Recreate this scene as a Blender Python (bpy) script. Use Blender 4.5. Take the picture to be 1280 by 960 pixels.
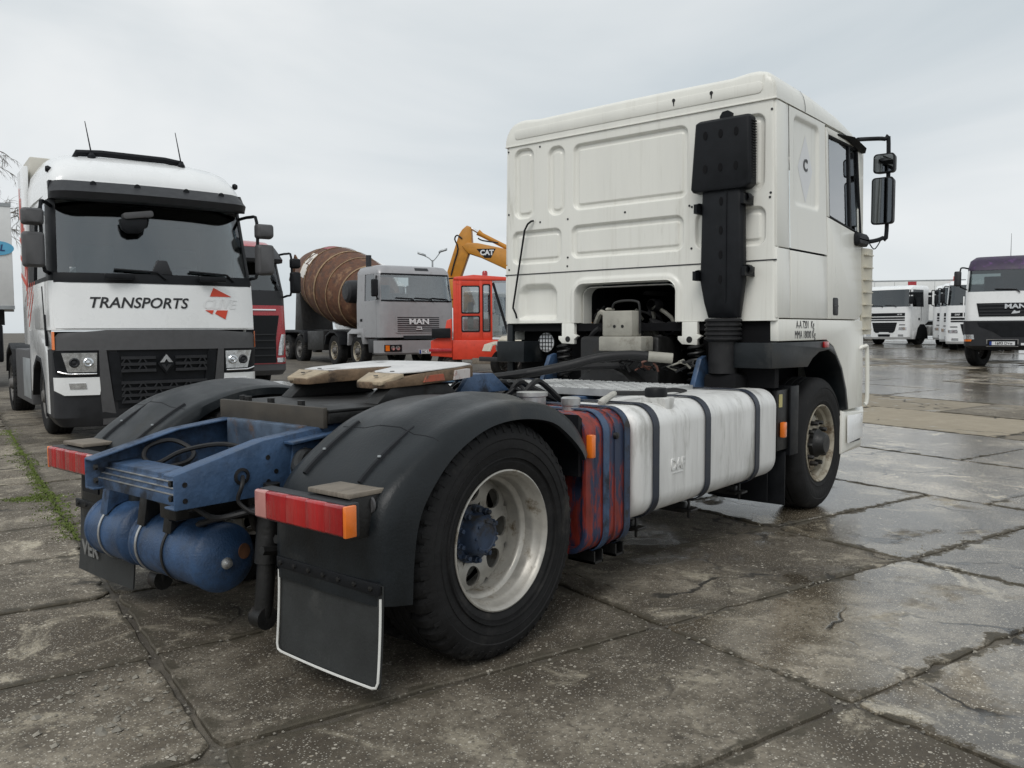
import bpy, bmesh, math, random
from mathutils import Vector, Matrix
for o in list(bpy.data.objects): bpy.data.objects.remove(o, do_unlink=True)
SC = bpy.context.scene
COL = SC.collection
RND = random.Random(7)
R = math.radians
# ---------------------------------------------------------------- camera
CAM = Vector((-2.6822, -3.5156, 1.4073)); YAW, PITCH, ROLL, FOC = 0.6957, -0.0637, -0.0046, 1047.32
fwd = Vector((math.cos(YAW)*math.cos(PITCH), math.sin(YAW)*math.cos(PITCH), math.sin(PITCH)))
rgt = Vector((math.sin(YAW), -math.cos(YAW), 0)); upv = rgt.cross(fwd)
r2 = math.cos(ROLL)*rgt + math.sin(ROLL)*upv; u2 = -math.sin(ROLL)*rgt + math.cos(ROLL)*upv
cd = bpy.data.cameras.new('camera'); cam = bpy.data.objects.new('camera', cd); COL.objects.link(cam)
cam.matrix_world = Matrix(((r2.x, u2.x, -fwd.x, CAM.x), (r2.y, u2.y, -fwd.y, CAM.y), (r2.z, u2.z, -fwd.z, CAM.z), (0, 0, 0, 1)))
cd.sensor_fit = 'HORIZONTAL'; cd.sensor_width = 36; cd.lens = FOC/1280*36; cd.clip_end = 2000; cd.clip_start = 0.05
SC.camera = cam
SC.render.resolution_x = 1024; SC.render.resolution_y = 768
# ---------------------------------------------------------------- sky, sun, exposure
SUN_EL, SUN_AZ = R(48), R(205)     # azimuth: direction the light comes from, anticlockwise from +x
W = bpy.data.worlds.new('World'); SC.world = W; W.use_nodes = True
nt = W.node_tree; nt.nodes.clear(); L = nt.links.new
out = nt.nodes.new('ShaderNodeOutputWorld'); bg = nt.nodes.new('ShaderNodeBackground')
sky = nt.nodes.new('ShaderNodeTexSky'); sky.sky_type = 'NISHITA'; sky.sun_disc = False
sky.sun_elevation = SUN_EL; sky.sun_rotation = math.pi/2 - SUN_AZ
hs = nt.nodes.new('ShaderNodeHueSaturation'); hs.inputs['Saturation'].default_value = .35; hs.inputs['Value'].default_value = .09
L(sky.outputs[0], hs.inputs['Color'])
tc = nt.nodes.new('ShaderNodeTexCoord'); mp = nt.nodes.new('ShaderNodeMapping'); mp.inputs['Scale'].default_value = (1, 1, 3.0)
L(tc.outputs['Generated'], mp.inputs[0])
nz = nt.nodes.new('ShaderNodeTexNoise'); nz.inputs['Scale'].default_value = 1.6; nz.inputs['Detail'].default_value = 5; nz.inputs['Roughness'].default_value = .5; nz.inputs['Distortion'].default_value = .6
L(mp.outputs[0], nz.inputs['Vector'])
cr = nt.nodes.new('ShaderNodeValToRGB'); cr.color_ramp.elements[0].position = .28; cr.color_ramp.elements[1].position = .70
cr.color_ramp.elements[0].color = (.58, .65, .695, 1); cr.color_ramp.elements[1].color = (.90, .925, .935, 1)
L(nz.outputs['Fac'], cr.inputs[0])
mx = nt.nodes.new('ShaderNodeMix'); mx.data_type = 'RGBA'; mx.inputs['Factor'].default_value = .88
L(hs.outputs[0], mx.inputs['A']); L(cr.outputs[0], mx.inputs['B'])
L(mx.outputs['Result'], bg.inputs['Color']); bg.inputs['Strength'].default_value = 1.0
L(bg.outputs[0], out.inputs[0])
sd = bpy.data.lights.new('sun', 'SUN'); sd.energy = 1.5; sd.angle = R(32); sd.color = (1, .97, .93)
sun = bpy.data.objects.new('sun', sd); COL.objects.link(sun)
dv = Vector((math.cos(SUN_AZ)*math.cos(SUN_EL), math.sin(SUN_AZ)*math.cos(SUN_EL), math.sin(SUN_EL)))
sun.rotation_euler = dv.to_track_quat('Z', 'Y').to_euler()
vs = SC.view_settings; vs.view_transform = 'Standard'; vs.look = 'None'; vs.exposure = 0.0; vs.gamma = 1.0; vs.use_curve_mapping = False
# ---------------------------------------------------------------- helpers
FW2 = Vector((math.cos(YAW), math.sin(YAW))); RT2 = Vector((math.sin(YAW), -math.cos(YAW)))
def depth(x, y): return (x-CAM.x)*FW2.x + (y-CAM.y)*FW2.y
def gz(x, y):
    d = min(depth(x, y), 70) - 8.5
    return 0.017*(d if d > 3 else ((d+3)**2/12 if d > -3 else 0))
def LD(lat, D): return Vector((CAM.x, CAM.y)) + RT2*lat + FW2*D
def tag(o, label=None, cat=None, group=None, kind=None):
    if label: o['label'] = label
    if cat: o['category'] = cat
    if group: o['group'] = group
    if kind: o['kind'] = kind
    return o
def empty(name, loc=(0, 0, 0), rz=0, parent=None):
    o = bpy.data.objects.new(name, None); COL.objects.link(o); o.location = loc; o.rotation_euler = (0, 0, rz); o.parent = parent
    o.empty_display_size = .2
    return o
def thing(name, label, cat, loc=(0, 0, 0), rz=0, group=None):
    return tag(empty(name, loc, rz), label, cat, group)
class MB:
    def __init__(s): s.v = []; s.f = []
    def add(s, vs, fs):
        n = len(s.v); s.v += [tuple(v) for v in vs]; s.f += [tuple(i+n for i in f) for f in fs]; return s
    def box(s, x0, x1, y0, y1, z0, z1):
        return s.add([(x0, y0, z0), (x1, y0, z0), (x1, y1, z0), (x0, y1, z0), (x0, y0, z1), (x1, y0, z1), (x1, y1, z1), (x0, y1, z1)],
                     [(0, 3, 2, 1), (4, 5, 6, 7), (0, 1, 5, 4), (1, 2, 6, 5), (2, 3, 7, 6), (3, 0, 4, 7)])
    def prism(s, poly, ax, a, b):
        n = len(poly)
        def P(p, t): return {'x': (t, p[0], p[1]), 'y': (p[0], t, p[1]), 'z': (p[0], p[1], t)}[ax]
        return s.add([P(p, a) for p in poly] + [P(p, b) for p in poly],
                     [tuple(range(n))[::-1], tuple(range(n, 2*n))] + [(i, (i+1) % n, n+(i+1) % n, n+i) for i in range(n)])
    def beam(s, p, q, w, h, up=(0, 0, 1)):      # box along p-q, w sideways, h along up
        p, q = Vector(p), Vector(q); d = (q-p).normalized(); u = Vector(up); sd_ = d.cross(u)
        if sd_.length < 1e-4: sd_ = d.cross(Vector((1, 0, 0)))
        sd_.normalize(); u = sd_.cross(d)
        c = [(-1, -1), (1, -1), (1, 1), (-1, 1)]
        return s.add([e + sd_*(a*w/2) + u*(b*h/2) for e in (p, q) for a, b in c],
                     [(3, 2, 1, 0), (4, 5, 6, 7)] + [(i, (i+1) % 4, 4+(i+1) % 4, 4+i) for i in range(4)])
    def loft(s, secs, closed=True, cap=True):
        n = len(secs[0]); base = []
        vs = [p for q in secs for p in q]; fs = []
        m = n if closed else n-1
        for k in range(len(secs)-1):
            for i in range(m):
                j = (i+1) % n
                fs.append((k*n+i, k*n+j, (k+1)*n+j, (k+1)*n+i))
        if cap and closed:
            fs.append(tuple(range(n))[::-1]); fs.append(tuple((len(secs)-1)*n+i for i in range(n)))
        return s.add(vs, fs)
    def lathe(s, prof, c=(0, 0, 0), ax='y', n=32, cap=False, mod=None):
        secs = []
        for k in range(n):
            a = 2*math.pi*k/n; row = []
            for i, (r, h) in enumerate(prof):
                if mod: r = mod(i, k, r)
                ca, sa = r*math.cos(a), r*math.sin(a)
                p = {'y': (ca, h, sa), 'x': (h, ca, sa), 'z': (ca, sa, h)}[ax]
                row.append((p[0]+c[0], p[1]+c[1], p[2]+c[2]))
            secs.append(row)
        m = len(prof); vs = [p for q in secs for p in q]
        fs = [(k*m+i, k*m+i+1, ((k+1) % n)*m+i+1, ((k+1) % n)*m+i) for k in range(n) for i in range(m-1)]
        if cap:
            fs.append(tuple(k*m for k in range(n))); fs.append(tuple(k*m+m-1 for k in range(n))[::-1])
        return s.add(vs, fs)
    def tube(s, path, r, n=8, cap=True, smooth=0):
        P = [Vector(p) for p in path]
        if smooth: P = spline(P, smooth)
        rs = r if isinstance(r, (list, tuple)) else [r]*len(P)
        if len(rs) != len(P): rs = [rs[0]]*len(P)
        secs = []; pu = None
        for i, p in enumerate(P):
            d = (P[min(i+1, len(P)-1)] - P[max(i-1, 0)]).normalized()
            u = pu if pu is not None else (Vector((0, 0, 1)) if abs(d.z) < .9 else Vector((1, 0, 0)))
            sd_ = d.cross(u)
            if sd_.length < 1e-5: sd_ = d.cross(Vector((1, .3, 0)))
            sd_.normalize(); u = sd_.cross(d).normalized(); pu = u
            secs.append([p + (sd_*math.cos(2*math.pi*k/n) + u*math.sin(2*math.pi*k/n))*rs[i] for k in range(n)])
        return s.loft(secs, True, cap)
    def cyl(s, p, q, r, n=16, r2_=None): return s.tube([p, q], [r, r if r2_ is None else r2_], n)
    def hgrid(s, us, vs_, fn):      # sheet over parameter lists; fn(u,v)->point or None
        idx = {}
        pts = []; fs = []
        for i, u in enumerate(us):
            for j, v in enumerate(vs_):
                p = fn(u, v)
                if p is not None: idx[i, j] = len(pts); pts.append(p)
        for i in range(len(us)-1):
            for j in range(len(vs_)-1):
                k = [(i, j), (i+1, j), (i+1, j+1), (i, j+1)]
                if all(q in idx for q in k): fs.append(tuple(idx[q] for q in k))
        return s.add(pts, fs)
    def map(s, fn): s.v = [tuple(fn(*v)) for v in s.v]; return s
    def build(s, name, mat, parent=None, bevel=0, seg=2, ang=35, solid=0, label=None, kind=None, flat=False, weld=True):
        me = bpy.data.meshes.new(name); me.from_pydata(s.v, [], s.f)
        bm = bmesh.new(); bm.from_mesh(me)
        if weld: bmesh.ops.remove_doubles(bm, verts=bm.verts, dist=1e-5)
        bmesh.ops.recalc_face_normals(bm, faces=bm.faces)
        if solid: bmesh.ops.solidify(bm, geom=bm.faces[:], thickness=solid)
        if bevel:
            es = [e for e in bm.edges if len(e.link_faces) == 2 and e.calc_face_angle(0) > R(28)]
            bmesh.ops.bevel(bm, geom=es, offset=bevel, segments=seg, affect='EDGES', clamp_overlap=True, profile=.5)
        bm.to_mesh(me); bm.free()
        if not flat:
            me.polygons.foreach_set('use_smooth', [True]*len(me.polygons)); me.set_sharp_from_angle(angle=R(ang))
        me.materials.append(mat)
        o = bpy.data.objects.new(name, me); COL.objects.link(o); o.parent = parent
        if label: o['label'] = label
        if kind: o['kind'] = kind
        return o
def mesh_obj(name, me, parent, loc=(0, 0, 0), rz=0):
    o = bpy.data.objects.new(name, me); COL.objects.link(o); o.parent = parent; o.location = loc; o.rotation_euler = (0, 0, rz); return o
def spline(P, sub):
    P = [Vector(p) for p in P]; out_ = []
    for i in range(len(P)-1):
        a, b, c, d = P[max(i-1, 0)], P[i], P[i+1], P[min(i+2, len(P)-1)]
        for k in range(sub):
            t = k/sub
            out_.append(.5*((2*b) + (c-a)*t + (2*a-5*b+4*c-d)*t*t + (3*b-a-3*c+d)*t**3))
    return out_ + [P[-1]]
def rrect(x0, x1, y0, y1, r, n=5):
    pts = []
    for cx, cy, a0 in ((x1-r, y1-r, 0), (x0+r, y1-r, 90), (x0+r, y0+r, 180), (x1-r, y0+r, 270)):
        for k in range(n+1):
            a = R(a0+90*k/n); pts.append((cx+r*math.cos(a), cy+r*math.sin(a)))
    return pts
def lin(a, b, n): return [a+(b-a)*i/(n-1) for i in range(n)]
def rot_map(c, ax, ang):
    m = Matrix.Translation(Vector(c)) @ Matrix.Rotation(ang, 4, ax) @ Matrix.Translation(-Vector(c))
    return lambda x, y, z: m @ Vector((x, y, z))
def text(body, size, mat, parent, mw, name='lettering', ext=.002, shear=0, bold=0, align='CENTER', squash=1.0):
    cu = bpy.data.curves.new('t', 'FONT'); cu.body = body; cu.size = size; cu.extrude = ext; cu.shear = shear; cu.offset = bold
    cu.align_x = align; cu.align_y = 'CENTER'; cu.resolution_u = 3
    ob = bpy.data.objects.new('t', cu); COL.objects.link(ob)
    dg = bpy.context.evaluated_depsgraph_get(); dg.update()
    me = bpy.data.meshes.new_from_object(ob.evaluated_get(dg)); bpy.data.objects.remove(ob); bpy.data.curves.remove(cu)
    me.transform(mw @ Matrix.Diagonal((squash, 1, 1, 1))); me.materials.clear(); me.materials.append(mat)
    o = bpy.data.objects.new(name, me); COL.objects.link(o); o.parent = parent; return o
def frame(o, xd, yd):     # matrix with text x along xd, text up along yd, at o
    x = Vector(xd).normalized(); y = Vector(yd).normalized(); z = x.cross(y)
    return Matrix(((x.x, y.x, z.x, o[0]), (x.y, y.y, z.y, o[1]), (x.z, y.z, z.z, o[2]), (0, 0, 0, 1)))
# ---------------------------------------------------------------- materials
def rgb(c): return (c[0], c[1], c[2], 1)
def M(name, col, rough=.5, metal=0, var=.12, scale=6, bump=0, bscale=60, dirt=None, damt=.5, dscale=3, coat=0, stretch=None, drough=.85, spec=.5, rvar=.1, dsharp=.2, streak=None):
    m = bpy.data.materials.new(name); m.use_nodes = True; t = m.node_tree; b = t.nodes['Principled BSDF']; K = t.links.new
    tc_ = t.nodes.new('ShaderNodeTexCoord'); src = tc_.outputs['Object']
    if stretch:
        mp_ = t.nodes.new('ShaderNodeMapping'); mp_.inputs['Scale'].default_value = stretch; K(src, mp_.inputs[0]); src = mp_.outputs[0]
    n1 = t.nodes.new('ShaderNodeTexNoise'); n1.inputs['Scale'].default_value = scale; n1.inputs['Detail'].default_value = 6; n1.inputs['Roughness'].default_value = .62; K(src, n1.inputs['Vector'])
    a = t.nodes.new('ShaderNodeValToRGB'); a.color_ramp.elements[0].position = .3; a.color_ramp.elements[1].position = .7
    a.color_ramp.elements[0].color = rgb([c*(1-var) for c in col]); a.color_ramp.elements[1].color = rgb([min(c*(1+var), 1) for c in col]); K(n1.outputs['Fac'], a.inputs[0])
    colo = a.outputs[0]
    mr = t.nodes.new('ShaderNodeMapRange'); mr.inputs['From Min'].default_value = .3; mr.inputs['From Max'].default_value = .7
    mr.inputs['To Min'].default_value = max(rough-rvar, .02); mr.inputs['To Max'].default_value = min(rough+rvar, 1); K(n1.outputs['Fac'], mr.inputs[0]); ro = mr.outputs[0]
    if dirt:
        n2 = t.nodes.new('ShaderNodeTexNoise'); n2.inputs['Scale'].default_value = dscale; n2.inputs['Detail'].default_value = 9; n2.inputs['Roughness'].default_value = .7; K(src, n2.inputs['Vector'])
        d = t.nodes.new('ShaderNodeMapRange'); lo = .72-.42*damt; d.inputs['From Min'].default_value = lo; d.inputs['From Max'].default_value = lo+dsharp; d.interpolation_type = 'SMOOTHSTEP'; K(n2.outputs['Fac'], d.inputs[0])
        q = t.nodes.new('ShaderNodeMix'); q.data_type = 'RGBA'; K(d.outputs[0], q.inputs['Factor']); K(colo, q.inputs['A']); q.inputs['B'].default_value = rgb(dirt); colo = q.outputs['Result']
        q2 = t.nodes.new('ShaderNodeMix'); K(d.outputs[0], q2.inputs['Factor']); K(ro, q2.inputs[2]); q2.inputs[3].default_value = drough; ro = q2.outputs[0]
    if streak:
        sm_ = t.nodes.new('ShaderNodeMapping'); sm_.inputs['Scale'].default_value = (11, 11, .55); K(tc_.outputs['Object'], sm_.inputs[0])
        n4 = t.nodes.new('ShaderNodeTexNoise'); n4.inputs['Scale'].default_value = 1.3; n4.inputs['Detail'].default_value = 8; n4.inputs['Roughness'].default_value = .72; K(sm_.outputs[0], n4.inputs['Vector'])
        s4 = t.nodes.new('ShaderNodeMapRange'); s4.inputs[1].default_value = .54; s4.inputs[2].default_value = .74; s4.inputs[4].default_value = streak[3]; K(n4.outputs['Fac'], s4.inputs[0])
        q4 = t.nodes.new('ShaderNodeMix'); q4.data_type = 'RGBA'; K(s4.outputs[0], q4.inputs['Factor']); K(colo, q4.inputs['A']); q4.inputs['B'].default_value = rgb(streak); colo = q4.outputs['Result']
    K(colo, b.inputs['Base Color']); K(ro, b.inputs['Roughness']); b.inputs['Metallic'].default_value = metal; b.inputs['Specular IOR Level'].default_value = spec
    if coat: b.inputs['Coat Weight'].default_value = coat; b.inputs['Coat Roughness'].default_value = .08
    if bump:
        n3 = t.nodes.new('ShaderNodeTexNoise'); n3.inputs['Scale'].default_value = bscale; n3.inputs['Detail'].default_value = 4; K(src, n3.inputs['Vector'])
        bp_ = t.nodes.new('ShaderNodeBump'); bp_.inputs['Strength'].default_value = bump; bp_.inputs['Distance'].default_value = .01; K(n3.outputs['Fac'], bp_.inputs['Height']); K(bp_.outputs[0], b.inputs['Normal'])
    return m
def glass(name, tint=(.75, .8, .8), amt=.6, rough=.02):
    m = bpy.data.materials.new(name); m.use_nodes = True; t = m.node_tree; t.nodes.clear(); K = t.links.new
    o_ = t.nodes.new('ShaderNodeOutputMaterial'); mxs = t.nodes.new('ShaderNodeMixShader'); tr = t.nodes.new('ShaderNodeBsdfTransparent'); gl = t.nodes.new('ShaderNodeBsdfGlossy'); fr = t.nodes.new('ShaderNodeFresnel'); fr.inputs['IOR'].default_value = 1.55
    tr.inputs[0].default_value = rgb(tint); gl.inputs['Roughness'].default_value = rough; gl.inputs[0].default_value = (.95, .97, 1, 1)
    ad = t.nodes.new('ShaderNodeMath'); ad.operation = 'MULTIPLY_ADD'; ad.inputs[1].default_value = 1.0; ad.inputs[2].default_value = amt; ad.use_clamp = True; K(fr.outputs[0], ad.inputs[0])
    K(ad.outputs[0], mxs.inputs[0]); K(tr.outputs[0], mxs.inputs[1]); K(gl.outputs[0], mxs.inputs[2]); K(mxs.outputs[0], o_.inputs[0]); return m
GRIME = (.11, .10, .085); SOOT = (.02, .02, .02); RUST = (.13, .055, .025)
m_white = M('aged white cab paint', (.74, .735, .68), .36, var=.04, scale=2, dirt=(.40, .385, .32), damt=.30, dscale=1.5, coat=.25, stretch=(2.2, 2.2, .35), streak=(.38, .35, .28, .26))
m_white2 = M('clean white paint', (.78, .79, .79), .28, var=.03, scale=2, coat=.5, dirt=(.55, .55, .53), damt=.15, dscale=2)
m_black = M('black plastic', (.008, .009, .011), .5, var=.3, scale=9, dirt=(.03, .03, .03), damt=.25, dscale=5, bump=.08, bscale=90, spec=.2)
m_fender = M('weathered fender plastic', (.009, .0115, .0135), .38, var=.35, scale=5, dirt=(.046, .046, .043), damt=.40, dscale=2.6, bump=.10, bscale=90, drough=.7, spec=.30)
m_gplastic = M('grey bumper plastic', (.070, .070, .073), .6, var=.12, scale=14, bump=.15, bscale=200)
m_dgrey = M('dark grey plastic', (.022, .023, .026), .5, var=.15, scale=10, bump=.1, bscale=150, spec=.35)
m_rubber = M('tyre rubber', (.013, .013, .0135), .72, var=.35, scale=7, dirt=(.044, .041, .037), damt=.42, dscale=3.5, bump=.3, bscale=40, spec=.2)
m_rim = M('dirty silver rim', (.40, .385, .35), .42, metal=.4, var=.25, scale=9, dirt=(.13, .10, .06), damt=.50, dscale=9)
m_rimw = M('cream steel rim', (.34, .31, .245), .5, metal=.1, var=.2, scale=8, dirt=(.10, .066, .035), damt=.62, dscale=7)
m_rimd = M('dusty dark rim', (.13, .125, .12), .6, metal=.3, var=.2, scale=8, dirt=(.05, .045, .04), damt=.5, dscale=6)
m_blue = M('chassis blue paint', (.040, .080, .155), .46, var=.35, scale=7, dirt=(.013, .017, .025), damt=.58, dscale=3.6, bump=.25, bscale=45)
m_tankblue = M('air tank blue paint', (.028, .066, .142), .42, var=.35, scale=9, dirt=(.018, .025, .040), damt=.55, dscale=3.4, bump=.3, bscale=110)
m_hub = M('worn blue hub paint', (.024, .042, .080), .55, var=.4, scale=20, dirt=(.028, .026, .025), damt=.62, dscale=12)
m_grease = M('oily chassis metal', (.006, .006, .006), .5, var=.4, scale=9, dirt=(.028, .022, .018), damt=.40, dscale=7, bump=.3, bscale=30)
m_steel = M('worn bright steel', (.50, .50, .49), .38, metal=.85, var=.2, scale=14, dirt=(.12, .10, .08), damt=.3, dscale=9)
m_plate5 = M('worn coupling plate', (.62, .61, .60), .42, metal=.25, var=.12, scale=7, dirt=(.05, .038, .028), damt=.47, dscale=3.0, bump=.2, bscale=40, drough=.6)
m_plate5side = M('greasy coupling edge', (.15, .10, .06), .6, var=.4, scale=12, dirt=(.035, .024, .016), damt=.56, dscale=9, bump=.3, bscale=50)
m_rampwood = M('sandy greasy ramp tip', (.36, .29, .20), .6, var=.3, scale=14, dirt=(.045, .03, .02), damt=.47, dscale=9, bump=.3, bscale=60)
m_alu = M('weathered aluminium tank', (.69, .69, .675), .46, metal=.15, var=.10, scale=4, dirt=(.36, .355, .33), damt=.52, dscale=1.6, stretch=(2.4, 2.4, .45), drough=.6, bump=.35, bscale=4, streak=(.30, .29, .26, .5))
m_strap = M('navy tank strap', (.012, .017, .03), .45, var=.3, scale=12, dirt=(.10, .06, .035), damt=.22, dscale=8)
m_redblue = M('worn red paint over blue', (.20, .026, .018), .5, var=.45, scale=9, dirt=(.020, .031, .068), damt=.60, dscale=4.2, stretch=(2.6, 2.6, .7), dsharp=.09, bump=.15, bscale=30, drough=.5)
m_redlens = M('red lamp lens', (.33, .008, .010), .2, var=.3, scale=9, coat=.5, bump=.5, bscale=60, stretch=(.1, 1, .1))
m_redlens2 = M('bright red lamp lens', (.37, .011, .011), .2, var=.3, scale=9, coat=.5, bump=.5, bscale=60, stretch=(.1, 1, .1))
m_paleens = M('pale pink reversing lens', (.44, .20, .18), .18, var=.1, scale=5, coat=.6)
m_orange = M('amber lens', (.75, .17, .015), .18, var=.12, scale=8, coat=.6)
m_chrome = M('bright trim', (.75, .75, .76), .16, metal=.9, var=.05)
m_edge = M('white flap edging', (.66, .66, .63), .5, var=.1, dirt=(.3, .28, .24), damt=.3, dscale=8)
m_flap = M('rubber flap', (.020, .022, .022), .6, var=.3, scale=5, dirt=(.045, .046, .044), damt=.45, dscale=4, bump=.1, bscale=70)
m_plate = M('chequer plate', (.58, .585, .58), .4, metal=.6, var=.1, scale=8, dirt=(.25, .24, .22), damt=.3, dscale=5)
m_greybox = M('dirty grey casing', (.31, .30, .26), .6, var=.15, scale=9, dirt=(.13, .115, .09), damt=.48, dscale=5, bump=.2, bscale=70)
m_hose = M('hose rubber', (.012, .012, .013), .55, var=.3, scale=20, dirt=(.05, .047, .042), damt=.3, dscale=9, spec=.35)
m_wood = M('weathered board', (.18, .155, .125), .75, var=.25, scale=10, dirt=(.10, .08, .06), damt=.4, dscale=8, stretch=(1, 6, 1), bump=.3, bscale=40)
m_glass = glass('side window glass', (.80, .84, .84), .24)
m_wscreen = glass('windscreen glass', (.40, .45, .45), .05)
m_wmid = glass('pale windscreen glass', (.66, .70, .70), .10)
m_wclear = glass('clear windscreen glass', (.94, .96, .95), .01)
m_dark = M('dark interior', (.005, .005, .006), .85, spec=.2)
m_seat = M('grey seat cloth', (.22, .23, .24), .85, var=.1)
m_mirror = M('mirror glass', (.22, .235, .25), .03, metal=1, var=.02, rvar=.01)
m_lamp = M('headlamp reflector', (.62, .64, .66), .12, metal=.8, var=.35, scale=18, rvar=.08)
m_lampglass = glass('lamp cover glass', (.85, .88, .9), .05)
m_txt = M('black lettering', (.012, .012, .014), .45, var=.05)
m_ghost = M('faded lettering shadow', (.745, .75, .75), .35, var=.03)
m_redtxt = M('orange red print', (.62, .055, .02), .4, var=.06)
m_lettergrey = M('faded white print', (.16, .16, .155), .7, var=.3, scale=30)
m_platewhite = M('number plate white', (.68, .69, .70), .4, var=.05)
m_plateblue = M('number plate blue', (.02, .05, .25), .4)
m_red = M('red truck paint', (.36, .010, .018), .3, var=.08, coat=.6)
m_orangered = M('orange red machine paint', (.60, .045, .018), .45, var=.12, dirt=(.22, .035, .02), damt=.35, dscale=4)
m_mixgrey = M('grey truck paint', (.31, .31, .32), .4, metal=.15, var=.08, scale=4, dirt=(.15, .145, .14), damt=.35, dscale=4, coat=.25)
m_drum = M('rusty drum', (.095, .038, .018), .7, var=.5, scale=5, dirt=(.27, .155, .085), damt=.50, dscale=2.2, bump=.3, bscale=14)
m_drumband = M('pale drum band', (.27, .18, .10), .7, var=.3, scale=6, dirt=(.17, .08, .04), damt=.4, dscale=4)
m_drumtxt = M('drum white print', (.66, .63, .58), .6, var=.15, dirt=(.3, .17, .09), damt=.25, dscale=5)
m_drumpink = M('drum faded pink print', (.30, .085, .10), .65, var=.3, scale=5)
m_yellow = M('excavator yellow', (.48, .205, .018), .5, var=.12, scale=5, dirt=(.26, .13, .03), damt=.35, dscale=3)
m_cream = M('cream paint', (.52, .49, .40), .45, var=.1, dirt=(.3, .27, .2), damt=.3)
m_purple = M('flaking purple paint', (.030, .016, .045), .5, var=.3, scale=5, dirt=(.13, .055, .18), damt=.42, dscale=4)
m_trailer = M('trailer side white', (.68, .69, .68), .4, var=.05, dirt=(.45, .45, .43), damt=.25)
m_beige = M('beige box panel', (.52, .50, .44), .5, var=.06)
m_galv = M('galvanised post', (.32, .34, .35), .5, metal=.4, var=.15)
m_bark = M('grey bark', (.16, .14, .12), .85, var=.3, scale=15, bump=.5, bscale=20)
m_moss = M('moss', (.085, .115, .02), .9, var=.45, scale=25)
m_stone = M('broken concrete bits', (.20, .185, .155), .8, var=.6, scale=3)
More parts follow.
